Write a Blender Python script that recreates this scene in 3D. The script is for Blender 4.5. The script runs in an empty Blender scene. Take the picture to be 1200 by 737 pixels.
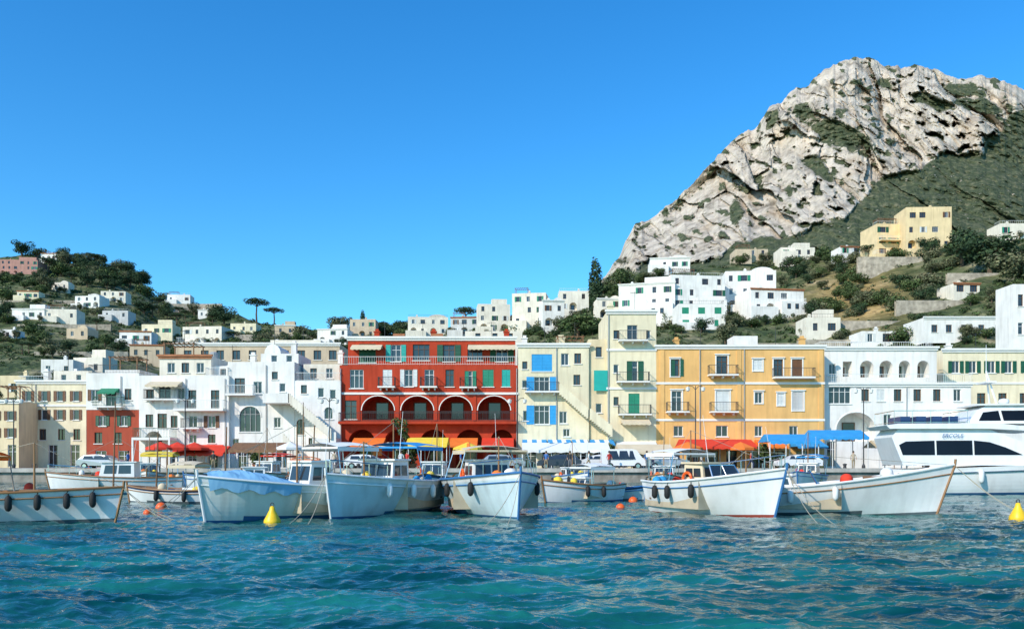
import bpy, math, random
from mathutils import Vector, Matrix, noise
from mathutils.bvhtree import BVHTree
rnd=random.Random(11)
F=1000.0; H=2.0; GZ=1.2
col=bpy.context.scene.collection
def PX(px,D): return (px-600)*D/F
def PZ(py,D): return H+(540-py)*D/F
def lerp(pts,x):
    if x<=pts[0][0]: return pts[0][1]
    for (a,b),(c,d) in zip(pts,pts[1:]):
        if x<=c: return b+(d-b)*(x-a)/(c-a)
    return pts[-1][1]
# ---------------------------------------------------------------- materials
MC={}
def M(name,c,rough=.75,var=.12,scale=1.2,bump=0.,streak=0.,metal=0.,spec=.4,stretch=(1,1,1),bdist=.05):
    if name in MC: return MC[name]
    m=bpy.data.materials.new(name); m.use_nodes=True; N=m.node_tree.nodes; Lk=m.node_tree.links
    b=N['Principled BSDF']; b.inputs['Roughness'].default_value=rough; b.inputs['Metallic'].default_value=metal
    b.inputs['Specular IOR Level'].default_value=spec
    g=N.new('ShaderNodeNewGeometry'); mp=N.new('ShaderNodeMapping'); mp.inputs['Scale'].default_value=stretch
    Lk.new(g.outputs['Position'],mp.inputs['Vector'])
    n=N.new('ShaderNodeTexNoise'); n.inputs['Scale'].default_value=scale; n.inputs['Detail'].default_value=6
    Lk.new(mp.outputs[0],n.inputs['Vector'])
    r=N.new('ShaderNodeValToRGB'); r.color_ramp.elements[0].position=.3; r.color_ramp.elements[1].position=.7
    r.color_ramp.elements[0].color=(*[max(0,x*(1-var)) for x in c],1); r.color_ramp.elements[1].color=(*[min(1,x*(1+var*.6)) for x in c],1)
    Lk.new(n.outputs['Fac'],r.inputs[0]); out=r.outputs[0]
    if streak:
        m2=N.new('ShaderNodeMapping'); m2.inputs['Scale'].default_value=(2.2,2.2,.22); Lk.new(g.outputs['Position'],m2.inputs['Vector'])
        n2=N.new('ShaderNodeTexNoise'); n2.inputs['Scale'].default_value=1.0; n2.inputs['Detail'].default_value=8; Lk.new(m2.outputs[0],n2.inputs['Vector'])
        r2=N.new('ShaderNodeValToRGB'); r2.color_ramp.elements[0].position=.48; r2.color_ramp.elements[1].position=.75
        r2.color_ramp.elements[0].color=(0,0,0,1); r2.color_ramp.elements[1].color=(streak,streak,streak,1); Lk.new(n2.outputs['Fac'],r2.inputs[0])
        mx=N.new('ShaderNodeMix'); mx.data_type='RGBA'; Lk.new(r2.outputs[0],mx.inputs[0]); Lk.new(out,mx.inputs[6])
        mx.inputs[7].default_value=(c[0]*.45,c[1]*.42,c[2]*.38,1); out=mx.outputs[2]
    Lk.new(out,b.inputs['Base Color'])
    if bump:
        n3=N.new('ShaderNodeTexNoise'); n3.inputs['Scale'].default_value=scale*6; n3.inputs['Detail'].default_value=5; Lk.new(mp.outputs[0],n3.inputs['Vector'])
        bp=N.new('ShaderNodeBump'); bp.inputs['Strength'].default_value=bump; bp.inputs['Distance'].default_value=bdist
        Lk.new(n3.outputs['Fac'],bp.inputs['Height']); Lk.new(bp.outputs[0],b.inputs['Normal'])
    MC[name]=m; return m
def plaster(name,c,st=.35): return M(name,c,.9,.13,.5,.25,st,0,.2)
WH=plaster('white_plaster',(.83,.80,.75)); WH2=plaster('ivory_plaster',(.80,.73,.61)); CR=plaster('cream_plaster',(.78,.64,.41))
CR2=plaster('pale_yellow_plaster',(.80,.71,.50)); OC=plaster('ochre_plaster',(.78,.46,.17)); RED=plaster('red_plaster',(.46,.055,.024),.45)
BE=plaster('beige_plaster',(.60,.48,.34)); PK=plaster('pink_plaster',(.50,.27,.22)); YE=plaster('peach_plaster',(.80,.62,.36)); GREYW=plaster('grey_plaster',(.58,.57,.55))
REDD=plaster('dark_red_plaster',(.40,.08,.045))
TRIM=M('white_trim',(.80,.78,.73),.7,.06); FRW=M('white_frame',(.72,.72,.70),.5,.05); FRD=M('brown_frame',(.14,.07,.035),.5,.15); FRG=M('grey_frame',(.35,.36,.36),.5,.1)
GRN=M('green_shutter',(.02,.24,.14),.55,.15); DGRN=M('dark_green_shutter',(.015,.10,.055),.55,.15); BLU=M('blue_shutter',(.03,.33,.68),.5,.12); TEAL=M('teal_shutter',(.02,.38,.32),.5,.12)
SHW=M('white_shutter',(.66,.68,.66),.6,.1); BRN=M('brown_shutter',(.16,.07,.03),.6,.2)
GLS=M('window_glass',(.03,.04,.05),.08,.4,.7,spec=.8); YGL=M('tinted_glass',(.008,.010,.014),.12,.2,.7,spec=.25); IRON=M('iron_rail',(.05,.05,.05),.5,.1); IRONW=M('white_rail',(.7,.7,.68),.4,.05)
ROOF=M('roof_deck',(.38,.33,.28),.9,.2,.8); TERRA=M('terracotta',(.42,.17,.08),.85,.25,2.)
STONE=M('stone_masonry',(.40,.35,.28),.95,.4,1.1,.8,.3); TIMB=M('timber',(.22,.11,.05),.6,.3,3,.1); STEEL=M('steel',(.6,.6,.6),.25,.05,metal=1.)
BOATW=M('boat_white',(.80,.80,.78),.28,.06,1.5,0,.25,spec=.6); BOATB=M('boat_pale_blue',(.60,.72,.75),.3,.08,1.5,0,.4,spec=.6); BOATG=M('boat_ivory',(.72,.73,.66),.35,.1,1.5,0,.4,spec=.5)
ANTB=M('antifoul_blue',(.03,.12,.26),.6,.2); ANTR=M('antifoul_red',(.30,.05,.03),.6,.2); ANTG=M('antifoul_grey',(.10,.13,.14),.7,.3)
RUBB=M('blue_rail',(.04,.16,.36),.5,.1); RUBW=M('wood_rail',(.30,.15,.06),.45,.2); DECKM=M('boat_deck',(.50,.42,.30),.6,.15,3); RUBR=M('black_rubber',(.02,.02,.02),.7,.1)
NAVY=M('navy_paint',(.02,.05,.14),.35,.1)
ORG=M('orange_cloth',(.85,.20,.03),.8,.1); REDC=M('red_cloth',(.74,.05,.02),.8,.12); YELC=M('yellow_cloth',(.85,.60,.06),.8,.1); BLUC=M('blue_cloth',(.03,.30,.64),.75,.12); WHC=M('white_cloth',(.78,.77,.73),.85,.06); CRC=M('cream_cloth',(.66,.55,.38),.85,.1); GRNC=M('green_cloth',(.03,.22,.12),.85,.1); LBLC=M('light_blue_cloth',(.22,.46,.66),.8,.1)
BUOY_Y=M('buoy_yellow',(.90,.55,.02),.4,.12,4); BUOY_O=M('buoy_orange',(.85,.13,.02),.4,.12,4); ROPE=M('rope',(.38,.34,.26),.9,.2,20)
BARK=M('bark',(.12,.08,.05),.9,.3,3); SKIN=M('skin',(.50,.29,.19),.6,.05); HAIRM=M('hair',(.04,.025,.015),.6,.1)
TYRE=M('tyre',(.02,.02,.02),.8,.1); LAMPG=M('lamp_glass',(.75,.74,.68),.3,.05); HLT=M('headlight_glass',(.6,.62,.62),.1,.05); TLT=M('tail_light',(.4,.01,.01),.2,.05)
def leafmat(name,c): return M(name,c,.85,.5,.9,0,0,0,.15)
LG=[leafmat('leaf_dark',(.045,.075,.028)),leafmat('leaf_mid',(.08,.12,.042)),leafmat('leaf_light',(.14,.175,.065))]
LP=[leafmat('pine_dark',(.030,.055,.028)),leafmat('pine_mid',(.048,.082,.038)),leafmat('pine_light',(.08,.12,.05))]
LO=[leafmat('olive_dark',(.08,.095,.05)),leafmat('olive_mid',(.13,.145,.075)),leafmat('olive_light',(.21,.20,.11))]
# ---------------------------------------------------------------- mesh builder
class MB:
    def __init__(s): s.v=[];s.f=[];s.m=[];s.mi=0
    def add(s,vs,fs):
        n=len(s.v); s.v.extend([tuple(v) for v in vs])
        for f in fs: s.f.append([i+n for i in f]); s.m.append(s.mi)
    def quad(s,a,b,c,d): s.add([a,b,c,d],[(0,1,2,3)])
    def box(s,x0,x1,y0,y1,z0,z1):
        s.add([(x0,y0,z0),(x1,y0,z0),(x1,y1,z0),(x0,y1,z0),(x0,y0,z1),(x1,y0,z1),(x1,y1,z1),(x0,y1,z1)],
              [(0,3,2,1),(4,5,6,7),(0,1,5,4),(1,2,6,5),(2,3,7,6),(3,0,4,7)])
    def tube(s,p,q,r,r2=None,n=6,cap=True):
        p=Vector(p);q=Vector(q);d=q-p
        if d.length<1e-6: return
        r2=r if r2 is None else r2
        z=d.normalized(); x=z.orthogonal().normalized(); y=z.cross(x); vs=[]
        for k in range(n):
            a=2*math.pi*k/n; vs.append(p+(x*math.cos(a)+y*math.sin(a))*r)
        for k in range(n):
            a=2*math.pi*k/n; vs.append(q+(x*math.cos(a)+y*math.sin(a))*r2)
        fs=[(k,(k+1)%n,n+(k+1)%n,n+k) for k in range(n)]
        if cap: fs+= [tuple(range(n-1,-1,-1)),tuple(range(n,2*n))]
        s.add(vs,fs)
    def path(s,pts,r,n=5):
        for a,b in zip(pts,pts[1:]): s.tube(a,b,r,n=n)
    def lathe(s,prof,c=(0,0,0),n=14):
        vs=[];fs=[]
        for (r,z) in prof:
            for k in range(n):
                a=2*math.pi*k/n; vs.append((c[0]+r*math.cos(a),c[1]+r*math.sin(a),c[2]+z))
        for i in range(len(prof)-1):
            for k in range(n): fs.append((i*n+k,i*n+(k+1)%n,(i+1)*n+(k+1)%n,(i+1)*n+k))
        s.add(vs,fs)
    def ext(s,poly,y0,y1):
        n=len(poly); vs=[(x,y0,z) for x,z in poly]+[(x,y1,z) for x,z in poly]
        s.add(vs,[tuple(range(n)),tuple(range(2*n-1,n-1,-1))]+[(k,n+k,n+(k+1)%n,(k+1)%n) for k in range(n)])
    def build(s,name,mats,par=None,smooth=False):
        me=bpy.data.meshes.new(name); me.from_pydata(s.v,[],s.f)
        if not isinstance(mats,(list,tuple)): mats=[mats]
        for m in mats: me.materials.append(m)
        if len(mats)>1: me.polygons.foreach_set('material_index',s.m)
        if smooth: me.polygons.foreach_set('use_smooth',[True]*len(s.f))
        me.update(); o=bpy.data.objects.new(name,me); col.objects.link(o)
        if par is not None: o.parent=par
        return o
def tag(o,label=None,cat=None,group=None,kind=None):
    if label: o['label']=label
    if cat: o['category']=cat
    if group: o['group']=group
    if kind: o['kind']=kind
    return o
def thing(name,label,cat,loc=(0,0,0),rz=0,group=None,sc=1):
    o=bpy.data.objects.new(name,None); col.objects.link(o); o.location=loc; o.rotation_euler=(0,0,rz); o.scale=(sc,sc,sc); o.empty_display_size=.2
    return tag(o,label,cat,group)
def dup(root,loc,rz=0,sc=None,label=None,group=None):
    r=root.copy(); col.objects.link(r); r.location=loc; r.rotation_euler=(0,0,rz)
    if sc: r.scale=sc if isinstance(sc,tuple) else (sc,sc,sc)
    if label: r['label']=label
    if group: r['group']=group
    for ch in list(root.children):
        c=ch.copy(); col.objects.link(c); c.parent=r
        for g in ch.children:
            d=g.copy(); col.objects.link(d); d.parent=c
    return r
# ---------------------------------------------------------------- terrain
SIL=[(-500,330),(-100,306),(0,303),(40,299),(90,308),(130,312),(165,329),(185,351),(240,364),(300,374),(350,384),(400,390),(450,390),(500,388),(560,378),(600,370),(650,356),(690,346),(740,326),(800,316),(860,308),(930,303),(1000,300),(1050,289),(1110,288),(1150,275),(1200,276),(1300,255),(1500,250),(1900,260)]
RD=[(-500,560),(150,520),(250,430),(350,360),(600,300),(700,280),(900,300),(1000,260),(1100,230),(1200,215),(1500,220)]
def fr(x,y,z,o=4): return noise.fractal(Vector((x,y,z)),1.0,2.0,o)
mb=MB(); nc=360; nr=90; dry=[]
for i in range(nc+1):
    px=-500+2300*i/nc; sil=lerp(SIL,px); rd=lerp(RD,px)
    for j in range(nr+1):
        v=j/(nr-14)
        if v<=1:
            D=112+(rd-112)*v**1.35; py=508+(sil-508)*v**.85; x=PX(px,D); z=PZ(py,D)
        else:
            D=rd+(v-1)*rd*1.2; x=PX(px,D); z=PZ(sil,rd)-(v-1)*rd*.35
        z+=fr(x*.03,D*.03,0)*D*.006*min(1,v*3)+ .5*fr(x*.2,D*.2,3,2)
        st=4.0; zz=z/st; fz=zz-math.floor(zz); z=(math.floor(zz)+min(1,fz*1.0)**2.2)*st*.5+z*.5
        mb.v.append((x,D,z))
        d=0
        if 920<px<1120: d=max(0,1-abs(px-1010)/85)*max(0,1-abs((540-(z-H)*F/D)-350)/48)*1.5
        dry.append(min(1,d))
for i in range(nc):
    for j in range(nr):
        a=i*(nr+1)+j; mb.f.append([a,a+nr+1,a+nr+2,a+1]); mb.m.append(0)
def hillmat():
    m=bpy.data.materials.new('hillside'); m.use_nodes=True; N=m.node_tree.nodes; L=m.node_tree.links; b=N['Principled BSDF']; b.inputs['Roughness'].default_value=.95; b.inputs['Specular IOR Level'].default_value=.1
    g=N.new('ShaderNodeNewGeometry')
    n=N.new('ShaderNodeTexNoise'); n.inputs['Scale'].default_value=.11; n.inputs['Detail'].default_value=9; n.inputs['Roughness'].default_value=.65; L.new(g.outputs['Position'],n.inputs['Vector'])
    r=N.new('ShaderNodeValToRGB'); e=r.color_ramp.elements; e[0].position=.36; e[0].color=(.04,.065,.028,1); e[1].position=.70; e[1].color=(.34,.29,.19,1)
    k=e.new(.47); k.color=(.08,.105,.045,1); k=e.new(.57); k.color=(.16,.165,.085,1); L.new(n.outputs['Fac'],r.inputs[0])
    at=N.new('ShaderNodeAttribute'); at.attribute_name='dry'
    r3=N.new('ShaderNodeValToRGB'); r3.color_ramp.elements[0].color=(.18,.14,.05,1); r3.color_ramp.elements[1].color=(.52,.35,.15,1); r3.color_ramp.elements[0].position=.35;r3.color_ramp.elements[1].position=.65; L.new(n.outputs['Fac'],r3.inputs[0])
    mx=N.new('ShaderNodeMix'); mx.data_type='RGBA'; L.new(at.outputs['Fac'],mx.inputs[0]); L.new(r.outputs[0],mx.inputs[6]); L.new(r3.outputs[0],mx.inputs[7]); L.new(mx.outputs[2],b.inputs['Base Color'])
    n2=N.new('ShaderNodeTexNoise'); n2.inputs['Scale'].default_value=.5; n2.inputs['Detail'].default_value=8; L.new(g.outputs['Position'],n2.inputs['Vector'])
    bp=N.new('ShaderNodeBump'); bp.inputs['Strength'].default_value=.9; bp.inputs['Distance'].default_value=2.; L.new(n2.outputs['Fac'],bp.inputs['Height']); L.new(bp.outputs[0],b.inputs['Normal'])
    return m
hill=mb.build('hillside',hillmat(),None,True); tag(hill,'green terraced hillside rising behind the harbour town','hillside',kind='structure')
a=hill.data.attributes.new('dry','FLOAT','POINT'); a.data.foreach_set('value',dry)
BV=BVHTree.FromPolygons(mb.v,mb.f)
def hit(px,py):
    for k in range(60):
        r=BV.ray_cast(Vector((0,0,H)),Vector(((px-600)/F,1,(540-(py+k))/F)).normalized())
        if r[0] is not None and r[0].y<700: return r[0]
    return Vector((PX(px,250),250,PZ(py,250)))
MS=[(560,420),(640,372),(700,335),(726,300),(733,282),(745,264),(775,246),(800,226),(822,203),(850,174),(866,158),(885,150),(905,124),(925,110),(945,101),(965,84),(985,72),(1000,66),(1020,69),(1040,77),(1056,82),(1080,77),(1100,83),(1115,92),(1150,90),(1168,91),(1185,101),(1215,108),(1300,130),(1400,120),(1600,180),(1900,260)]
GB=[(700,330),(850,296),(900,280),(950,266),(990,245),(1010,225),(1030,208),(1070,196),(1110,176),(1150,168),(1170,150),(1200,130),(1240,110),(1300,60)]
def vegmask(px,py):
    n=fr(px*.035,py*.035,7,5)*14+fr(px*.012,py*.02,3,3)*16
    g=lerp(GB,px); m=(py+n-g)/6
    for cx,cy,rx,ry,sl in ((985,158,48,17,.45),(1035,98,18,8,.2),(880,172,10,14,-.5),(790,240,20,4,-.8),(905,140,7,11,-.8),(1085,118,24,7,.3),(1120,105,22,6,.1),(1030,178,28,11,.2),(835,200,12,7,-1),(962,200,18,9,.6),(760,262,12,3,-.6),(1150,125,20,6,.2),(925,230,10,16,.1),(860,250,8,14,-.2)):
        dx=px-cx; dy=py-cy-sl*dx; q=1-math.hypot(dx/rx,dy/ry)+n*.06
        m=max(m,q*2.2)
    n2=fr(px*.07+py*.02,py*.11-px*.04,12,5)
    m=max(m,(n2-.20)*4)
    return max(0,min(1,m))
def facet(x,z,sx,sz,seed):
    p=Vector((x*sx,seed,z*sz)); ds,ps=noise.voronoi(p)
    q=ps[0]; rv=noise.noise_vector(q*3.7+Vector((seed,1.3,2.7)))
    return ((p.x-q.x)*rv.x*2.4+(p.z-q.z)*rv.z*1.2+rv.y*.5, ds[1]-ds[0])
mb=MB(); nc=700; nr=300; veg=[]
for i in range(nc+1):
    px=620+(1420-620)*i/nc
    sil=lerp(MS,px)+fr(px*.07,1.3,0,5)*5
    for j in range(nr+1):
        v=j/(nr-8)
        if v<=1:
            py=400+(sil-400)*v; D=470+430*v**1.1; vg=vegmask(px,py)
            X=PX(px,D);Z=PZ(py,D)
            wx=X+fr(X*.015,Z*.010,2,3)*14; wz=Z+fr(X*.02,Z*.02,6,3)*16
            f1,c1=facet(wx,wz,.015,.0042,1.5); f2,c2=facet(wx+30,wz,.042,.011,5.5); f3,c3=facet(wx,wz+11,.12,.045,9.5)
            edge=min(1,(1-v)*12+.15); k=1-.9*vg
            d=-(f1*42+min(c1,.35)*30)*(1-.7*vg)-(f2*18+min(c2,.3)*11)*k-(f3*4.5+min(c3,.3)*3)*k+fr(X*.3,Z*.14,5,3)*1.2*k
            if vg>0: d+=fr(X*.13,0,Z*.13,4)*-6*vg
            d+=fr(X*.006,Z*.006,1,3)*40+10
            d*=edge; D2=D+d; s=D2/D
            mb.v.append((X*s,D2,H+(Z-H)*s)); veg.append(vg)
        else:
            D=900+(v-1)*3000; mb.v.append((PX(px,D),D,PZ(sil,900)-(v-1)*1800)); veg.append(.6)
for i in range(nc):
    for j in range(nr):
        a=i*(nr+1)+j; mb.f.append([a,a+nr+1,a+nr+2,a+1]); mb.m.append(0)
def rockmat():
    m=bpy.data.materials.new('mountain_rock'); m.use_nodes=True; N=m.node_tree.nodes; L=m.node_tree.links; b=N['Principled BSDF']; b.inputs['Roughness'].default_value=.95; b.inputs['Specular IOR Level'].default_value=.1
    g=N.new('ShaderNodeNewGeometry'); mp=N.new('ShaderNodeMapping'); mp.inputs['Scale'].default_value=(1,1,.3); L.new(g.outputs['Position'],mp.inputs['Vector'])
    n=N.new('ShaderNodeTexNoise'); n.inputs['Scale'].default_value=.07; n.inputs['Detail'].default_value=12; n.inputs['Roughness'].default_value=.7; L.new(mp.outputs[0],n.inputs['Vector'])
    r=N.new('ShaderNodeValToRGB'); e=r.color_ramp.elements; e[0].position=.32; e[0].color=(.20,.17,.13,1); e[1].position=.62; e[1].color=(.76,.66,.54,1)
    k=e.new(.41); k.color=(.42,.36,.29,1); k=e.new(.5); k.color=(.60,.52,.42,1); L.new(n.outputs['Fac'],r.inputs[0])
    n4=N.new('ShaderNodeTexNoise'); n4.inputs['Scale'].default_value=.025; n4.inputs['Detail'].default_value=6; L.new(mp.outputs[0],n4.inputs['Vector'])
    r4=N.new('ShaderNodeValToRGB'); r4.color_ramp.elements[0].position=.54; r4.color_ramp.elements[1].position=.75; r4.color_ramp.elements[0].color=(0,0,0,1); r4.color_ramp.elements[1].color=(.5,.5,.5,1); L.new(n4.outputs['Fac'],r4.inputs[0])
    m4=N.new('ShaderNodeMix'); m4.data_type='RGBA'; L.new(r4.outputs[0],m4.inputs[0]); L.new(r.outputs[0],m4.inputs[6]); m4.inputs[7].default_value=(.52,.36,.22,1)
    n2=N.new('ShaderNodeTexNoise'); n2.inputs['Scale'].default_value=.16; n2.inputs['Detail'].default_value=10; n2.inputs['Roughness'].default_value=.7; L.new(g.outputs['Position'],n2.inputs['Vector'])
    r2=N.new('ShaderNodeValToRGB'); e=r2.color_ramp.elements; e[0].position=.36; e[0].color=(.045,.065,.036,1); e[1].position=.68; e[1].color=(.25,.23,.14,1); k=e.new(.52); k.color=(.10,.12,.065,1); L.new(n2.outputs['Fac'],r2.inputs[0])
    at=N.new('ShaderNodeAttribute'); at.attribute_name='veg'
    ad=N.new('ShaderNodeMath'); ad.operation='ADD'; L.new(at.outputs['Fac'],ad.inputs[0])
    sb=N.new('ShaderNodeMath'); sb.operation='MULTIPLY_ADD'; L.new(n2.outputs['Fac'],sb.inputs[0]); sb.inputs[1].default_value=3.4; sb.inputs[2].default_value=-1.72; L.new(sb.outputs[0],ad.inputs[1])
    r5=N.new('ShaderNodeValToRGB'); r5.color_ramp.elements[0].position=.38; r5.color_ramp.elements[1].position=.55; L.new(ad.outputs[0],r5.inputs[0])
    mx=N.new('ShaderNodeMix'); mx.data_type='RGBA'; L.new(r5.outputs[0],mx.inputs[0]); L.new(m4.outputs[2],mx.inputs[6]); L.new(r2.outputs[0],mx.inputs[7]); L.new(mx.outputs[2],b.inputs['Base Color'])
    n3=N.new('ShaderNodeTexNoise'); n3.inputs['Scale'].default_value=.3; n3.inputs['Detail'].default_value=12; n3.inputs['Roughness'].default_value=.72; L.new(mp.outputs[0],n3.inputs['Vector'])
    bp=N.new('ShaderNodeBump'); bp.inputs['Strength'].default_value=1.; bp.inputs['Distance'].default_value=2.8; L.new(n3.outputs['Fac'],bp.inputs['Height']); L.new(bp.outputs[0],b.inputs['Normal'])
    return m
mt=mb.build('mountain',rockmat(),None,False); tag(mt,'pale limestone mountain with green scrub slopes','mountain',kind='structure')
a=mt.data.attributes.new('veg','FLOAT','POINT'); a.data.foreach_set('value',veg)
mb=MB(); mb.quad((-4000,95,.9),(4000,95,.9),(4000,6000,.9),(-4000,6000,.9)); tag(mb.build('ground',M('ground_soil',(.12,.11,.07),.95,.3,.1)),'flat ground under the town and hills','ground',kind='structure')
mb=MB(); mb.box(-160,160,80,112,-3,GZ)
o=mb.build('quay',M('quay_stone',(.30,.27,.23),.9,.35,.9,.6,.5)); tag(o,'long stone quay wall and platform','quay',kind='structure')
mb=MB(); mb.box(-160,160,79.7,80.5,GZ-.25,GZ+.12); tag(mb.build('kerb',M('kerb_stone',(.46,.43,.38),.85,.25,1.,.3,.3)),'pale stone coping along the quay edge','kerb',kind='structure')
mb=MB(); mb.quad((-160,82.5,GZ+.004),(160,82.5,GZ+.004),(160,90,GZ+.004),(-160,90,GZ+.004)); tag(mb.build('road',M('asphalt',(.06,.06,.06),.9,.2,1)),'asphalt harbour road','road',kind='structure')
# ---------------------------------------------------------------- water
mb=MB(); pxs=[-30000,-9000,-4000,-2000,-1200,-700]+[-400+i*3.0 for i in range(670)]+[1900,2600,4000,9000,30000]
ys=[0.5,2,4,6,7.5,8.6]
q=205.0
while q>24.5: ys.append(2000/q); q-=.55
ys=[y for y in ys if y<84]+[84]
for x in pxs:
    for y in ys:
        X=(x-600)*y/F if abs(x)<3500 else (x-600)*84/F
        z=0
        if -450<x<1700 and y>7:
            fade=min(1,26/y); wx=X+.35*noise.noise(Vector((X*.5,y*.5,4)))
            a1=noise.noise(Vector((wx*.40,y*.62,1))); a2=noise.noise(Vector((wx*.9+3+y*.2,y*1.5,2))); a3=noise.noise(Vector((wx*2.1-y*.4,y*3.4,5))); a4=noise.noise(Vector((wx*5.,y*7.,8)))
            z=.15*a1+.14*(.35-abs(a2))*(.5+.5*fade)+.07*(.35-abs(a3))*fade+.018*a4*fade
        mb.v.append((X,y,z))
n=len(ys)
for i in range(len(pxs)-1):
    for j in range(n-1):
        a=i*n+j; mb.f.append([a,a+n,a+n+1,a+1]); mb.m.append(0)
def watermat():
    m=bpy.data.materials.new('sea_water'); m.use_nodes=True; N=m.node_tree.nodes; L=m.node_tree.links; b=N['Principled BSDF']
    b.inputs['Roughness'].default_value=.05; b.inputs['IOR'].default_value=1.33; b.inputs['Specular IOR Level'].default_value=.5
    g=N.new('ShaderNodeNewGeometry'); mw=N.new('ShaderNodeMapping'); mw.inputs['Scale'].default_value=(.5,1.3,1); L.new(g.outputs['Position'],mw.inputs['Vector']); n=N.new('ShaderNodeTexNoise'); n.inputs['Scale'].default_value=.45; n.inputs['Detail'].default_value=6; L.new(mw.outputs[0],n.inputs['Vector'])
    r=N.new('ShaderNodeValToRGB'); r.color_ramp.elements[0].position=.38; r.color_ramp.elements[0].color=(.001,.045,.050,1); r.color_ramp.elements[1].position=.64; r.color_ramp.elements[1].color=(.010,.155,.135,1); L.new(n.outputs['Fac'],r.inputs[0]); L.new(r.outputs[0],b.inputs['Base Color'])
    mp=N.new('ShaderNodeMapping'); mp.inputs['Scale'].default_value=(1.,1.6,1); L.new(g.outputs['Position'],mp.inputs['Vector'])
    n2=N.new('ShaderNodeTexNoise'); n2.inputs['Scale'].default_value=3.2; n2.inputs['Detail'].default_value=4; n2.inputs['Distortion'].default_value=.4; L.new(mp.outputs[0],n2.inputs['Vector'])
    bp=N.new('ShaderNodeBump'); bp.inputs['Strength'].default_value=.6; bp.inputs['Distance'].default_value=.07; L.new(n2.outputs['Fac'],bp.inputs['Height']); L.new(bp.outputs[0],b.inputs['Normal'])
    return m
tag(mb.build('water',watermat(),None,True),'rippled teal harbour water','water',kind='structure')
# ---------------------------------------------------------------- buildings
def railing(par,x0,x1,y0,y1,z,h,mat,step=.16,name='railing'):
    m=MB(); pts=[(x0,y1),(x0,y0),(x1,y0),(x1,y1)]
    for (a,b),(c,d) in zip(pts,pts[1:]):
        L=math.hypot(c-a,d-b)
        if L<.05: continue
        m.tube((a,b,z+h),(c,d,z+h),.035,n=4); m.tube((a,b,z+.08),(c,d,z+.08),.02,n=4)
        k=max(1,int(L/step))
        for i in range(k+1):
            t=i/k; m.tube((a+(c-a)*t,b+(d-b)*t,z),(a+(c-a)*t,b+(d-b)*t,z+h),.014,n=3,cap=False)
    return m.build(name,mat,par)
def leaf(par,x0,x1,z0,z1,y,mat,far=False,name='shutter'):
    m=MB(); t=.06
    m.box(x0,x0+t,y-.04,y,z0,z1); m.box(x1-t,x1,y-.04,y,z0,z1); m.box(x0+t,x1-t,y-.04,y,z0,z0+t); m.box(x0+t,x1-t,y-.04,y,z1-t,z1)
    if far: m.box(x0+t,x1-t,y-.025,y-.005,z0+t,z1-t)
    else:
        n=max(3,int((z1-z0)/.16)); dz=(z1-z0-2*t)/n
        for i in range(n):
            zz=z0+t+dz*i; m.add([(x0+t,y-.038,zz),(x1-t,y-.038,zz),(x1-t,y-.004,zz+dz*1.05),(x0+t,y-.004,zz+dz*1.05)],[(0,1,2,3)])
    return m.build(name,mat,par)
def window(root,x0,x1,z0,z1,y,kind,fm,sm,simple=False,arch=0):
    rv=.2
    f=MB(); t=.07; a,b=y+rv-.09,y+rv-.02
    f.box(x0,x0+t,a,b,z0,z1); f.box(x1-t,x1,a,b,z0,z1); f.box(x0+t,x1-t,a,b,z0,z0+t); f.box(x0+t,x1-t,a,b,z1-t,z1)
    if x1-x0>.75:
        n=max(1,round((x1-x0)/.9))
        for k in range(1,n+1):
            xm=x0+(x1-x0)*k/(n+1); f.box(xm-.03,xm+.03,a+.003,b-.003,z0+t,z1-t)
    if z1-z0>1.5 and not simple: f.box(x0+t,x1-t,a+.006,b-.006,z0+(z1-z0)*.68,z0+(z1-z0)*.68+.05)
    isd = kind in('d',)
    w=f.build('door' if isd else 'window',fm,root)
    p=MB(); p.quad((x0,y+rv-.01,z0),(x1,y+rv-.01,z0),(x1,y+rv-.01,z1),(x0,y+rv-.01,z1)); p.build('pane',GLS,w)
    if kind=='s':
        xm=(x0+x1)/2; leaf(w,x0+.01,xm-.006,z0+.01,z1-.01,y+.07,sm,simple); leaf(w,xm+.006,x1-.01,z0+.01,z1-.01,y+.07,sm,simple)
    if kind=='h':
        xm=(x0+x1)/2; leaf(w,x0+.01,xm-.006,z0+.01,z1-.01,y+.07,sm,simple); leaf(w,x1+.02,x1+(x1-x0)/2,z0+.01,z1-.01,y-.02,sm,simple)
    if kind=='o':
        hw=(x1-x0)/2; leaf(w,x0-hw,x0-.02,z0,z1,y-.02,sm,simple); leaf(w,x1+.02,x1+hw,z0,z1,y-.02,sm,simple)
    if not simple and not isd:
        s=MB(); s.box(x0-.1,x1+.1,y-.1,y+rv-.1,z0-.09,z0-.003); s.build('sill',TRIM,w)
    return w
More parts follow.
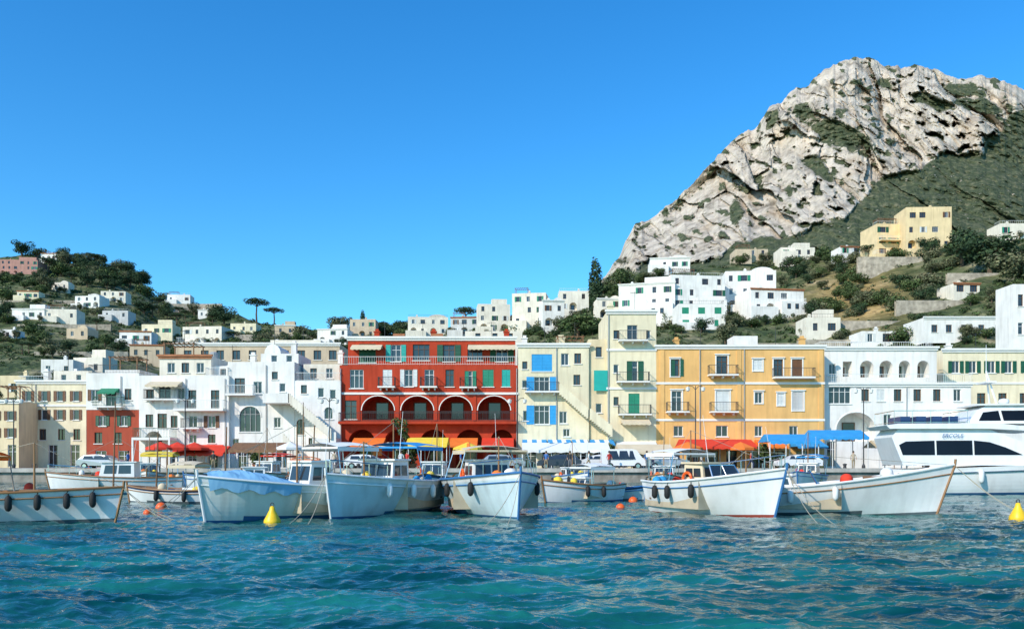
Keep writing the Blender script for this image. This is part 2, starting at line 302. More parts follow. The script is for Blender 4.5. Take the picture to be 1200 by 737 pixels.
def facade(m,x0,x1,z0,z1,y,ops):
    xs=sorted({x0,x1,*[o[0] for o in ops],*[o[1] for o in ops]}); zs=sorted({z0,z1,*[o[2] for o in ops],*[o[3] for o in ops]})
    for a,b in zip(xs,xs[1:]):
        for c,d in zip(zs,zs[1:]):
            cx,cz=(a+b)/2,(c+d)/2
            if b-a<1e-5 or d-c<1e-5: continue
            if any(o[0]<cx<o[1] and o[2]<cz<o[3] for o in ops): continue
            m.quad((a,y,c),(b,y,c),(b,y,d),(a,y,d))
    for o in ops:
        a,b,c,d,rv,ar=o; z=d
        if ar:
            r=(b-a)/2; hh=min(r,(d-c)*.6); cx=(a+b)/2; n=12
            arc=[(cx-r*math.cos(math.pi*k/n),d-hh+hh*math.sin(math.pi*k/n)) for k in range(n+1)]
            for k in range(n):
                p,q=arc[k],arc[k+1]; cn=(a,d) if k<n/2 else (b,d)
                m.add([(cn[0],y,cn[1]),(p[0],y,p[1]),(q[0],y,q[1])],[(0,1,2)])
                m.quad((p[0],y,p[1]),(q[0],y,q[1]),(q[0],y+rv,q[1]),(p[0],y+rv,p[1]))
            z=d-hh
        else: m.quad((a,y,d),(b,y,d),(b,y+rv,d),(a,y+rv,d))
        m.quad((a,y,c),(b,y,c),(b,y+rv,c),(a,y+rv,c)); m.quad((a,y,c),(a,y+rv,c),(a,y+rv,z),(a,y,z)); m.quad((b,y,c),(b,y+rv,c),(b,y+rv,z),(b,y,z))
def archtrim(root,a,b,c,d,y,mat=TRIM,w=.1):
    r=(b-a)/2; hh=min(r,(d-c)*.6); cx=(a+b)/2; n=14; m=MB()
    def pt(k,e): return (cx-(r+e)*math.cos(math.pi*k/n),d-hh+(hh+e)*math.sin(math.pi*k/n))
    for k in range(n):
        p,q,P,Q=pt(k,0),pt(k+1,0),pt(k,w),pt(k+1,w)
        m.quad((p[0],y-.06,p[1]),(q[0],y-.06,q[1]),(Q[0],y-.06,Q[1]),(P[0],y-.06,P[1]))
        m.quad((P[0],y-.06,P[1]),(Q[0],y-.06,Q[1]),(Q[0],y,Q[1]),(P[0],y,P[1])); m.quad((p[0],y-.06,p[1]),(q[0],y-.06,q[1]),(q[0],y,q[1]),(p[0],y,p[1]))
    m.build('arch_trim',mat,root)
def awning(root,x0,x1,zt,drop,out,mat,y=0,stripe=None):
    m=MB(); n=max(4,int((x1-x0)/.45))
    for k in range(n):
        a=x0+(x1-x0)*k/n; b=x0+(x1-x0)*(k+1)/n; m.mi=(k%2) if stripe else 0
        m.quad((a,y-.02,zt),(b,y-.02,zt),(b,y-out,zt-drop),(a,y-out,zt-drop))
        s=.22; m.add([(a,y-out,zt-drop),(b,y-out,zt-drop),(b,y-out-.01,zt-drop-s*.75),((a+b)/2,y-out-.01,zt-drop-s*1.1),(a,y-out-.01,zt-drop-s*.75)],[(0,1,2,3,4)])
    m.mi=0; m.add([(x0,y-.02,zt),(x0,y-out,zt-drop),(x0,y-.02,zt-drop)],[(0,1,2)]); m.add([(x1,y-.02,zt),(x1,y-out,zt-drop),(x1,y-.02,zt-drop)],[(0,1,2)])
    return m.build('awning',[mat,stripe] if stripe else mat,root)
def chimney(root,x,y,z,w=.6,h=1.2,mat=WH):
    m=MB(); m.box(x,x+w,y,y+w,z,z+h); m.box(x-.08,x+w+.08,y-.08,y+w+.08,z+h,z+h+.12); m.box(x+.1,x+w-.1,y+.1,y+w-.1,z+h+.12,z+h+.4); m.build('chimney',mat,root)
def antenna(root,x,y,z,h=2.6):
    m=MB(); m.tube((x,y,z-.6),(x,y,z+h),.03,n=4)
    for k in range(5): m.tube((x-.45+.2*k,y-.35+.03*k,z+h-.15),(x-.45+.2*k,y+.35-.03*k,z+h-.15),.015,n=3)
    m.tube((x-.5,y,z+h-.15),(x+.5,y,z+h-.15),.018,n=3); m.build('antenna',IRON,root)
def tank(root,x,y,z):
    m=MB(); m.lathe([(.01,0),(.5,0),(.5,.9),(.3,1.05),(.01,1.08)],(x,y,z),10); m.build('water_tank',FRG,root)
def vault(root,x0,x1,y0,y1,z,h,mat):
    m=MB(); n=10; pts=[(x0+(x1-x0)*(.5-.5*math.cos(math.pi*k/n)),z+h*math.sin(math.pi*k/n)) for k in range(n+1)]
    m.ext(pts,y0,y1); m.build('vaulted_roof',mat,root)
def pergola(root,x0,x1,y0,y1,z,h=2.2,mat=TIMB):
    m=MB()
    for x in (x0,x1):
        for y in (y0,y1): m.box(x-.06,x+.06,y-.06,y+.06,z,z+h)
    for y in (y0,y1): m.box(x0-.2,x1+.2,y-.05,y+.05,z+h+.002,z+h+.12)
    n=int((x1-x0)/.5)
    for k in range(n+1):
        x=x0+(x1-x0)*k/n; m.box(x-.03,x+.03,y0-.3,y1+.3,z+h+.123,z+h+.2)
    m.build('pergola',mat,root)
def block(root,k,px0,base,B,simple=False,D=None):
    D=D or k*F
    X=lambda p:(p-px0)*k
    Z=lambda p:PZ(p,D)-base
    x0,x1=X(B['p'][0]),X(B['p'][1]); z1=Z(B['t']); z0=Z(B['b']) if B.get('b') else 0
    y=B.get('y',0); dp=B.get('d',9); mat=B['m']; m=MB(); ops=[]; todo=[]
    for w in B.get('w',[]):
        cx,cy,ww,hh,kd=w[:5]; o=w[5] if len(w)>5 else {}
        a,b,c,d=X(cx-ww/2),X(cx+ww/2),Z(cy+hh/2),Z(cy-hh/2); c=max(c,z0+.02)
        rv=o.get('rv',2.2 if kd in('A','R') else .2); ar=kd in('A','a')
        ops.append((a,b,c,d,rv,ar)); todo.append((a,b,c,d,kd,o,rv))
    facade(m,x0,x1,z0,z1,y,ops)
    m.quad((x0,y,z0),(x0,y+dp,z0),(x0,y+dp,z1),(x0,y,z1)); m.quad((x1,y,z0),(x1,y+dp,z0),(x1,y+dp,z1),(x1,y,z1)); m.quad((x0,y+dp,z0),(x1,y+dp,z0),(x1,y+dp,z1),(x0,y+dp,z1))
    t=.25; ph=B.get('ph',.6)
    O=[(x0,y),(x1,y),(x1,y+dp),(x0,y+dp)]; I=[(x0+t,y+t),(x1-t,y+t),(x1-t,y+dp-t),(x0+t,y+dp-t)]
    for i in range(4):
        j=(i+1)%4; m.quad((*O[i],z1),(*O[j],z1),(*I[j],z1),(*I[i],z1)); m.quad((*I[i],z1),(*I[j],z1),(*I[j],z1-ph),(*I[i],z1-ph))
    m.mi=1; m.quad(*[(*q,z1-ph) for q in I]); m.mi=0
    for (a,b,c,d,kd,o,rv) in todo:
        if kd in('A','R'): m.quad((a,y+rv,c),(b,y+rv,c),(b,y+rv,d),(a,y+rv,d))
    m.build('wall',[mat,ROOF],root)
    for (a,b,c,d,kd,o,rv) in todo:
        if kd in('A','R'):
            dk=MB(); w_=min(1.5,(b-a)*.5); cx=(a+b)/2; zz=c+.02
            dm=o.get('dm',FRD)
            dk.box(cx-w_/2,cx+w_/2,y+rv-.06,y+rv-.01,zz,min(d-.5,zz+2.2)); dd=dk.build('door',dm,root)
            pp=MB(); pp.quad((cx-w_/2+.12,y+rv-.065,zz+.3),(cx+w_/2-.12,y+rv-.065,zz+.3),(cx+w_/2-.12,y+rv-.065,min(d-.6,zz+2.1)),(cx-w_/2+.12,y+rv-.065,min(d-.6,zz+2.1))); pp.build('pane',GLS,dd)
            if kd=='A' and o.get('trim',1): archtrim(root,a,b,c,d,y)
            if o.get('rail'): railing(root,a,b,y+.1,y+.12,c,.95,o['rail'])
        elif kd=='a':
            window(root,a,b,c,d,y,'g',o.get('f',FRW),None); archtrim(root,a,b,c,d,y,o.get('tm',TRIM),.12)
        else:
            window(root,a,b,c,d,y,kd,o.get('f',FRW),o.get('s',GRN),simple)
            if o.get('sur'):
                s=MB(); e=.13; s.box(a-e,a-.002,y-.05,y-.002,c-e,d+e); s.box(b+.002,b+e,y-.05,y-.002,c-e,d+e); s.box(a,b,y-.05,y-.002,d+.002,d+e); s.box(a-e-.08,b+e+.08,y-.16,y-.002,d+e+.003,d+e+.1); s.build('surround',TRIM,root)
        if 'bal' in o:
            bw=o['bal']*k; cx=(a+b)/2; zz=c-.02; out=o.get('out',1.05)
            s=MB(); s.box(cx-bw/2,cx+bw/2,y-out,y-.002,zz-.16,zz)
            for q in (-.35,0,.35): s.box(cx+bw*q-.06,cx+bw*q+.06,y-out*.7,y-.003,zz-.42,zz-.163)
            bo=s.build('balcony',o.get('bm',TRIM),root); railing(bo,cx-bw/2+.05,cx+bw/2-.05,y-out+.05,y-.02,zz,1.0,o.get('rm',IRON))
        if 'aw' in o: awning(root,a-.25,b+.25,d+.25,.7,1.3,o['aw'],y,o.get('st'))
    if B.get('cor'):
        c=MB(); h=.22; c.box(x0-.22,x1+.22,y-.28,y-.002,z1-.05,z1+h-.05) ; c.box(x0-.1,x1+.1,y-.14,y-.003,z1-.3,z1-.053); c.build('cornice',B['cor'],root)
    for bz in B.get('bands',[]):
        c=MB(); zz=Z(bz); c.box(x0-.05,x1+.05,y-.1,y-.002,zz-.12,zz+.12); c.build('string_course',B.get('bandm',TRIM),root)
    for p in B.get('pipe',[]):
        c=MB(); c.tube((X(p),y-.1,z0+.02),(X(p),y-.1,z1-.35),.05,n=6); c.build('drainpipe',FRG,root)
def bld(name,label,D,blocks,base=GZ,cat='building',rz=0,group=None,simple=False,extra=None):
    px0=blocks[0]['p'][0]; k=D/F
    root=thing(name,label,cat,(PX(px0,D),D,base),rz,group)
    for B in blocks: block(root,k,px0,base,B,simple,D)
    if extra: extra(root,lambda p:(p-px0)*k,lambda p:PZ(p,D)-base)
    return root
def grid(xs,ys,w,h,kd,o={}): return [(x,y,w,h,kd,o) for y in ys for x in xs]
def shops(xs,w=15,h=26,cy=534,o={}): return [(x,cy,w,h,'d',o) for x in xs]
fd={'f':FRD}; fw={'f':FRW}
bld('apartment_house','yellow cream house with small windows at the left edge of the photo',100,[dict(p=(-70,22),t=470,m=CR,w=grid([-50,-28,-6,12],[487,507],7,11,'o',{'s':BRN})+shops([-40,-8,14],10),cor=TRIM)],extra=lambda r,X,Z:(pergola(r,X(-20),X(12),2,5,Z(474)),antenna(r,X(15),4,Z(470))))
def ex1(r,X,Z):
    for p in (35,70): chimney(r,X(p),3,Z(444))
    antenna(r,X(60),4,Z(432)); tank(r,X(28),4,Z(452)); railing(r,X(21),X(50),.2,2,Z(448),.8,IRONW,.3)
bld('apartment_house','wide cream house with flat roof left of the white and red house',104,[dict(p=(20,101),t=447,m=CR2,w=grid([33,52,70,89],[464,486],7,12,'o',{'s':BRN})+grid([30,50,72,90],[509],8,13,'g',fd)+shops([35,62,88],11),cor=TRIM,bands=[475],pipe=[42]),dict(p=(50,96),t=432,b=448,y=2.5,d=5,m=WH2,w=grid([62,80],[441],6,9,'g'))],extra=ex1)
def ex2(r,X,Z):
    awning(r,X(119),X(140),Z(455),.5,1.1,GRNC)
    railing(r,X(103),X(160),.15,2,Z(437),.9,IRON); antenna(r,X(150),5,Z(430)); pergola(r,X(112),X(145),3.4,6,Z(434),1.8)
bld('town_house','narrow house white above and red below with a green balcony',95,[dict(p=(101,163),t=437,b=480,m=WH,w=[(130,467,12,18,'g',{'bal':34,'rm':DGRN,'f':FRG}),(150,462,8,13,'g',fd),(111,463,8,13,'o',{'s':BRN})],pipe=[142]),dict(p=(101.2,162.8),t=480.2,y=.04,m=REDD,w=[(120,493,8,12,'o',{'s':DGRN}),(145,493,8,12,'o',{'s':DGRN}),(115,513,9,13,'g',fd),(138,513,9,13,'g',fd)]+shops([118,145],13,24,540)),dict(p=(108,150),t=430,b=438,y=3,d=5,m=WH)],extra=ex2)
def ex3(r,X,Z):
    railing(r,X(165),X(207),-2.0,0,Z(513),1.0,DGRN); railing(r,X(240),X(266),.15,3,Z(440),.9,IRONW)
    s=MB(); s.box(X(164),X(208),-2.1,-.003,Z(516),Z(513)); s.box(X(164),X(166),-2.1,-1.9,0,Z(516)); s.box(X(206),X(208),-2.1,-1.9,0,Z(516)); s.build('terrace',TRIM,r)
    s=MB(); s.box(X(208),X(266),-1.3,-.003,Z(482),Z(479.5)); t=s.build('balcony',TRIM,r); railing(t,X(208.5),X(265.5),-1.25,-.02,Z(479.5),.95,IRONW)
    awning(r,X(176),X(214),Z(447),.5,1.4,CRC)
    awning(r,X(214),X(262),Z(521),.8,2.2,REDC)
    for p in (172,228,250): chimney(r,X(p),4,Z(440))
    antenna(r,X(200),4,Z(414),3.2); antenna(r,X(255),5,Z(425)); tank(r,X(232),5,Z(417)); pergola(r,X(180),X(215),3,6,Z(418),1.8)
bld('town_house','large white house with balconies and a stepped roof terrace',94,[
 dict(p=(163,268),t=440,m=WH,w=[(176,463,9,13,'g',fd),(193,460,14,15,'g',{'bal':42,'f':FRG}),(212,461,9,13,'o',{'s':SHW}),(224,468,12,22,'g',fd),(252,468,10,22,'g',fd),(175,493,9,15,'g',fd),(190,493,11,17,'g',fd),(204,494,8,14,'g',fd),(226,494,10,14,'g',{'bal':22}),(248,494,9,14,'o',{'s':BRN}),(226,514,9,10,'g',{}),(248,514,9,10,'g',fd),(180,520,20,30,'A',{'trim':0})]+shops([200,225,250],11,20,542),pipe=[218,264]),
 dict(p=(176,238),t=414,b=441,y=2.5,d=6,m=WH2,w=[(190,428,9,12,'g',{}),(207,428,9,12,'g',fd),(225,428,9,12,'g',{})],cor=TERRA),
 dict(p=(238,262),t=425,b=441,y=3.2,d=5,m=WH,w=[(250,433,7,9,'g',fd)])],extra=ex3)
def ex4(r,X,Z):
    def st(xa,ya,xb,yb,yo,n=20):
        s=MB()
        for i in range(n):
            a=X(xa+(xb-xa)*i/n); b=X(xa+(xb-xa)*(i+1)/n); a,b=min(a,b),max(a,b); zt=Z(ya+(yb-ya)*(i+.5)/n)
            s.box(a,b,yo,-.003,zt-.35,zt); s.box(a,b,yo-.15,yo-.003,zt-.35,zt+.75)
        s.build('outside_stair',WH2,r)
    st(345,470,394,512,-2.5); st(340,516,362,540,-2.9,10)
    s=MB(); s.box(X(316),X(345.9),-2.65,-.003,Z(474),Z(470)); s.box(X(316),X(345.9),-2.65,-2.5,Z(470),Z(463)); s.build('landing',WH,r)
    s=MB(); s.box(X(268),X(300),-1.2,-.003,Z(464),Z(462)); t=s.build('balcony',TRIM,r); railing(t,X(268.5),X(299.5),-1.15,-.02,Z(462),.95,IRONW)
    s=MB(); s.box(X(372),X(399),-2.4,-.06,0,Z(514)); s.box(X(394.2),X(399),-2.4,-2.2,Z(514),Z(507)); s.build('terrace',WH,r)
    chimney(r,X(330),4,Z(410)); chimney(r,X(385),5,Z(420)); chimney(r,X(280),4,Z(424)); antenna(r,X(310),4,Z(412),3)
    railing(r,X(346),X(398),.2,2.1,Z(446),.9,IRONW); vault(r,X(302),X(322),2.5,7,Z(412),1.2,WH)
bld('town_house','white house with a tall arched window and outside stair beside the red palazzo',94.5,[
 dict(p=(267,345),t=424,m=WH,w=[(281,452,12,18,'g',fd),(302,454,10,14,'g',{}),(322,440,7,9,'g',fd),(331,454,7,10,'g',{}),(293,491,25,30,'a',{'f':FRG}),(325,495,8,12,'g',{}),(276,520,8,12,'g',{})]+shops([285,308,330],13,24,540),pipe=[312]),
 dict(p=(345,399),t=446,m=WH,y=.05,w=[(356,456,7,10,'g',fd),(376,460,7,11,'g',{}),(390,462,7,11,'g',{}),(385,484,10,14,'a',{}),(352,500,9,18,'a',{'f':FRD}),(366,520,9,14,'g',fd)]),
 dict(p=(300,345),t=412,b=425,y=1.8,d=6,m=WH,w=[(316,418,7,8,'g',{}),(334,418,7,8,'g',{})]),
 dict(p=(350,396),t=424,b=447,y=2.2,d=6,m=WH2,w=[(362,435,8,12,'g',fd),(381,435,8,12,'g',{})])],extra=ex4)
def ex5(r,X,Z):
    railing(r,X(399),X(606),-.1,.0,Z(427.5),.9,IRONW,.25)
    for a,b,m in ((415,452,ORG),(478,523,YELC),(528,560,ORG),(565,602,REDC)): awning(r,X(a),X(b),Z(513),.9,2.6,m)
    railing(r,X(399),X(606),-1.0,-.02,Z(494),.95,IRON,.2)
    s=MB(); s.box(X(398.5),X(606.5),-1.1,-.003,Z(497),Z(494)); s.build('balcony',RED,r)
    for p in (430,500,590): chimney(r,X(p),5,Z(394),mat=RED)
    for a in (457,503):
        c=MB(); c.box(X(a),X(a+14),2.5,2.7,Z(394),Z(387)); c.build('roof_screen',TERRA,r)
    for p in (443,490,540,575): antenna(r,X(p),5,Z(394),2.4)
    for a,b in ((410,446),(548,604)): awning(r,X(a),X(b),Z(402),.5,1.2,CRC,1.4)
    for p in (420,466,511,556.5,601):
        c=MB(); c.box(X(p)-.16,X(p)+.16,-.08,-.002,Z(493),Z(463)); c.build('pilaster',RED,r)
top=[(428,412,20,22,'s',{'s':DGRN}),(462,412,12,20,'o',{'s':TEAL}),(492,411,20,19,'g',fd),(525,412,14,20,'o',{'s':DGRN,'f':FRD}),(556,411,18,19,'g',fd),(588,412,14,20,'o',{'s':DGRN})]
mid=[(418,444,16,22,'g',{}),(454,443,11,20,'s',{'s':SHW,'bal':20}),(479,443,10,20,'o',{'s':SHW}),(503,443,11,20,'g',{'bal':20}),(527,443,10,20,'g',fd),(549,444,9,19,'h',{'s':GRN,'bal':20}),(572,443,13,20,'s',{'s':GRN}),(593,443,10,20,'s',{'s':TEAL})]
bld('palazzo','long deep red palazzo with rows of white edged arches',95,[
 dict(p=(398,607),t=428,m=RED,w=mid+[(c,478,38,28,'A',{'rail':IRON,'dm':FRD,'rv':3.2}) for c in (443,489,534,579)]+[(411,480,14,22,'g',fd)]+[(c,526,32,46,'A',{'trim':0,'dm':FRG,'rv':3}) for c in (424,466,508,550)]+[(588,526,26,46,'A',{'trim':0,'rv':3})],bands=[461],bandm=TRIM,ph=.3,pipe=[399.5,605.5]),
 dict(p=(405,604),t=394,b=428.3,y=1.4,d=7,m=RED,w=top,cor=TRIM)],extra=ex5)
def stairs(r,X,Z,pts,w=1.2,m=CR2,y=-1.3):
    s=MB()
    for (a,b),(c,d) in zip(pts,pts[1:]):
        n=max(2,int(abs(c-a)/2.2))
        for i in range(n):
            xa=X(a+(c-a)*i/n); xb=X(a+(c-a)*(i+1)/n); zt=Z(b+(d-b)*(i+.5)/n)
            s.box(min(xa,xb),max(xa,xb),y,-.003,zt-.45,zt); s.box(min(xa,xb),max(xa,xb),y-.12,y-.003,zt-.45,zt+.8)
    s.build('outside_stair',m,r)
def ex6(r,X,Z):
    stairs(r,X,Z,[(655,458),(688,487)],m=CR2)
    for a,b in ((612,640),(642,668),(670,688)): awning(r,X(a),X(b),Z(515),.6,2.6,BLUC,0,WHC)
    chimney(r,X(612),3,Z(405)); chimney(r,X(655),4,Z(405),.9,1.4,CR2); antenna(r,X(640),4,Z(404)); antenna(r,X(676),3,Z(404),3); tank(r,X(630),5,Z(409)); pergola(r,X(655),X(685),2,5,Z(410),1.7)
bl={'s':BLU}
bld('town_house','pale cream house with three bright blue shuttered windows',95,[
 dict(p=(607,690),t=404,m=CR2,w=[(635,425,24,20,'s',bl),(635,450,18,17,'o',dict(bl,bal=40)),(635,486,18,22,'o',bl),(615,428,6,9,'g',fd),(662,421,9,14,'g',{}),(677,420,8,12,'g',fd),(615,450,6,9,'g',{}),(616,487,6,12,'g',{}),(676,445,8,12,'g',fd),(660,489,9,14,'g',{}),(664,507,8,9,'g',{})]+shops([622,642,662,680],14,24,540),cor=TRIM,pipe=[652])],extra=ex6)
def ex7(r,X,Z):
    stairs(r,X,Z,[(690,487),(716,508)],m=CR2)
    c=MB(); c.box(X(696),X(712),-.06,-.002,Z(458),Z(434)); c.build('sunblind',TEAL,r)
    awning(r,X(727),X(760),Z(490),.6,1.8,CRC); awning(r,X(722),X(768),Z(517),.7,2.4,WHC)
    awning(r,X(691),X(718),Z(515),.6,2.4,BLUC,0,WHC)
    chimney(r,X(716),3,Z(366),mat=CR2); antenna(r,X(750),4,Z(365),3)
bld('apartment_house','tall pale yellow building with stacked balconies beside the ochre building',95,[
 dict(p=(711,769),t=365,m=CR2,w=[(741,390,12,18,'g',{'bal':34,'f':FRG}),(741,435,13,24,'h',{'s':DGRN,'bal':38}),(743,473,13,24,'s',{'s':GRN,'bal':38}),(722,392,6,10,'g',fd),(760,392,5,10,'g',{}),(722,432,6,10,'g',{}),(722,470,6,10,'g',fd)]+shops([728,752],15,24,540),cor=TRIM,bands=[410,455],pipe=[713]),
 dict(p=(690,711.2),t=397,m=CR,y=.3,w=[(702,412,7,12,'g',fd),(702,478,7,11,'g',{}),(702,538,12,22,'d',{})])],extra=ex7)
def ex8(r,X,Z):
    c=MB(); c.box(X(868),X(897),3,6,Z(403),Z(389)); c.build('roof_room',WH,r)
    for a,b,m in ((800,836,REDC),(838,880,REDC),(884,915,ORG),(925,960,BLUC)): awning(r,X(a),X(b),Z(515),.8,2.8,m)
    for p in (776,866,962):
        q=MB(); q.box(X(p)-.25,X(p)+.25,-.07,-.002,.02,Z(407)-.3); q.build('pilaster',OC,r)
    railing(r,X(905),X(952),-1.0,-.02,Z(442),.95,IRON); s=MB(); s.box(X(905),X(952),-1.05,-.003,Z(444),Z(442)); s.build('balcony',TRIM,r)
    chimney(r,X(952),4,Z(404),mat=OC); chimney(r,X(800),5,Z(404),mat=OC); antenna(r,X(830),4,Z(406)); antenna(r,X(925),5,Z(406),3); tank(r,X(815),5,Z(409))
S={'sur':1}
bld('palazzo','broad ochre yellow building with white window surrounds and cornice',95,[
 dict(p=(769,966),t=406,m=OC,w=[(791,431,10,20,'h',dict(S,s=DGRN,f=FRD)),(846,428,13,22,'g',dict(S,bal=34,f=FRD)),(888,428,11,13,'s',dict(S,s=SHW)),(912,431,11,20,'g',dict(f=FRD,sur=1)),(934,431,12,20,'s',dict(S,s=BRN)),
   (793,470,12,24,'g',dict(S,bal=26,f=FRW)),(847,470,16,24,'s',dict(S,s=SHW,bal=32)),(889,466,9,13,'g',dict(S)),(915,468,8,14,'s',dict(S,s=SHW)),(935,470,13,22,'s',dict(S,s=GREYW)),
   (795,505,11,12,'g',{}),(846,505,14,13,'g',{}),(889,505,9,12,'g',{}),(930,505,10,12,'g',{})]+shops([790,812,835,858,888,912,940],14,24,540,{'f':FRD}),cor=TRIM,bands=[449,492],pipe=[820,872])],extra=ex8)
def ex9(r,X,Z):
    railing(r,X(966),X(1139),-.1,1.1,Z(448),.9,IRONW,.25)
    awning(r,X(1060),X(1130),Z(500),.7,2.,WHC)
    railing(r,X(966),X(1100),1.4,3,Z(406),.7,IRONW,.25); chimney(r,X(1020),5,Z(406)); antenna(r,X(1060),5,Z(406)); tank(r,X(1085),5,Z(410))
bld('town_house','white building with a roof terrace and loggia right of the ochre building',96,[
 dict(p=(966,1138),t=450,m=WH,w=[(984,463,26,20,'g',{}),(1003,500,46,34,'A',{'dm':FRD}),(1014,463,9,14,'g',fd),(1032,463,9,14,'s',{'s':SHW}),(1052,463,9,14,'g',fd),(1075,463,9,14,'g',fd),(1098,463,9,14,'g',fd),(1122,463,9,14,'g',{}),(1040,492,9,13,'g',{}),(974,532,10,30,'d',{}),(1040,535,12,22,'d',{}),(1070,535,12,22,'d',{})],cor=TRIM,pipe=[1062]),
 dict(p=(966,1104),t=406,b=450.3,y=1.2,d=8,m=WH,w=[(980,432,8,14,'g',{}),(998,431,11,18,'R',{'rv':1.6}),(1021,431,16,20,'A',{'rv':1.6,'dm':BRN,'trim':0}),(1044,431,16,20,'A',{'rv':1.6,'dm':BRN,'trim':0}),(1066,431,14,20,'A',{'rv':1.6,'dm':DGRN,'trim':0}),(1088,431,14,20,'A',{'rv':1.6,'dm':FRD,'trim':0})],cor=TRIM)],extra=ex9)
bld('apartment_house','cream two storey house behind the motor yacht at the right edge',101,[
 dict(p=(1105,1260),t=410,m=CR2,w=grid([1120,1140,1162,1182,1205],[430],9,14,'o',{'s':DGRN})+grid([1150,1175,1200,1225],[468],10,15,'g',{'f':FRD}),cor=TRIM,bands=[449])],extra=lambda r,X,Z:(chimney(r,X(1130),4,Z(412)),antenna(r,X(1165),4,Z(410))))
bld('town_house','low white harbour house beside the yacht stern',92,[dict(p=(1140,1290),t=473,m=WH,w=grid([1150,1170,1192,1215],[488],9,13,'g',fd)+shops([1155,1180,1210],12))])
bld('terrace_building','long low beige building with a flat roof behind the white houses',118,[
 dict(p=(205,398),t=403,m=BE,w=grid([220,240,258,277,296,315,334,353,372,390],[416],9,11,'g',fd),d=10,cor=TRIM),dict(p=(312,372),t=396,b=404,y=2,d=6,m=WH2),dict(p=(232,300),t=398,b=404,y=3,d=6,m=TERRA)],base=3,extra=lambda r,X,Z:(railing(r,X(206),X(232),.2,3,Z(403),.9,IRONW,.3),chimney(r,X(310),5,Z(405)),antenna(r,X(345),5,Z(396))))
bld('villa','white villa with a row of windows above the cream house at right',150,[dict(p=(1083,1192),t=372,m=WH,d=8,w=grid([1095,1112,1130,1150,1170],[385],7,9,'g',fd),cor=TRIM),],base=PZ(402,150),cat='villa')
bld('tower_house','tall narrow white house cut by the right edge of the photo',112,[dict(p=(1187,1240),t=333,m=WH,w=[(1196,352,6,14,'g',fd),(1196,385,6,14,'g',{})],d=4)],base=5)
bld('apartment_house','ivory house with a flat roof behind the red palazzo roof',112,[dict(p=(545,612),t=388,m=WH2,w=grid([560,580,598],[394],6,7,'g',fd))],base=4)
HH=[(725,790,334,376,WH,-.25,'white cubic house with a stepped roof, left end of the big white cluster'),
(786,852,322,374,WH,.12,'tall white cubic house in the middle of the white cluster above the ochre building'),
(850,908,318,364,WH,-.1,'bright white house at the top right of the big white cluster'),
(880,946,338,366,WH,.15,'low white house at the right end of the white cluster'),
(795,850,356,385,WH,0,'white house with green shutters in front of the white cluster'),
(600,640,344,382,WH2,-.15,'cream white three storey house just left of the cypress slope'),
(636,662,352,384,WH,.15,'small white house between the cream house and the dark pine'),
(655,690,341,364,WH2,0,'low ivory house near the cypress'),
(560,598,356,388,WH2,.1,'ivory house behind the right end of the red palazzo'),
(528,562,372,392,GREYW,-.1,'small grey house above the red palazzo roof'),
(478,525,371,392,WH2,.1,'small ivory house behind the middle of the red palazzo roof'),
(410,440,374,396,BE,.0,'small beige house behind the left end of the red palazzo'),
(372,408,386,402,WH,-.1,'low white house left of the thin cypress'),
(1028,1084,262,300,YE,.1,'lower peach yellow villa with terraces on the right hilltop'),
(1062,1114,243,294,YE,-.05,'upper peach yellow villa block at the very top of the right hill'),
(985,1012,289,297,WH,.1,'small white house on the ridge left of the hilltop villas'),
(915,955,290,300,WH2,0,'small ivory house on the ridge under the cliff'),
(862,900,292,299,BE,.0,'low beige house on the ridge below the cliff foot'),
(762,808,303,316,WH,-.1,'low white house on the ridge right of the cypress'),
(1172,1212,262,276,WH2,.0,'small ivory house on the hilltop at the right edge'),
(0,42,304,322,PK,.1,'pink house on top of the left hill'),
(48,66,297,306,WH,0,'tiny white house on the crest of the left hill'),
(88,118,347,360,WH,-.1,'white house with flat roof halfway down the left hill'),
(118,146,341,353,WH2,.1,'ivory house just right of the halfway white house on the left hill'),
(14,52,362,374,WH,.0,'long low white house at far left of the left hillside'),
(52,88,362,375,WH2,.1,'ivory house right of the long low white house on the left hill'),
(78,104,385,396,BE,-.1,'beige house low on the left hillside'),
(140,176,388,402,WH,.1,'white house among trees left of the villa with arches'),
(166,202,380,393,CR2,.0,'cream villa partly hidden by trees on the left hill'),
(214,262,383,405,WH2,-.12,'square cream villa standing above the long beige building'),
(232,250,363,372,WH,0,'tiny white house below the umbrella pine'),
(48,84,421,442,WH,.1,'white house behind the cream house at far left'),
(86,122,419,440,WH2,-.1,'ivory house behind the white and red house'),
(152,190,404,420,BE,.1,'beige house above the large white house'),
(0,30,440,466,CR,.0,'cream house in the second row at the left edge'),
(270,300,379,390,CR2,0,'small cream house right of the square cream villa'),
(322,346,381,392,BE,.1,'small beige house below the second umbrella pine'),
(196,222,345,354,WH,.1,'tiny white house high on the left hill slope'),
(60,80,331,339,WH2,0,'tiny ivory house under the pink house'),
(20,44,341,350,CR2,.1,'tiny cream house between pink house and long low house'),
(944,985,372,392,WH2,.0,'ivory house behind the roof of the white loggia building'),
(1010,1050,388,402,WH,.0,'low white house on the slope behind the loggia building'),
(700,730,350,372,WH2,.1,'ivory house right of the cypress'),
(120,150,364,373,GREYW,0,'small grey house in the middle of the left hillside'),
(0,16,386,397,WH,0,'tiny white house cut by the left edge of the photo'),
(1118,1150,332,342,WH2,.1,'small ivory house on the brown slope at right'),
]
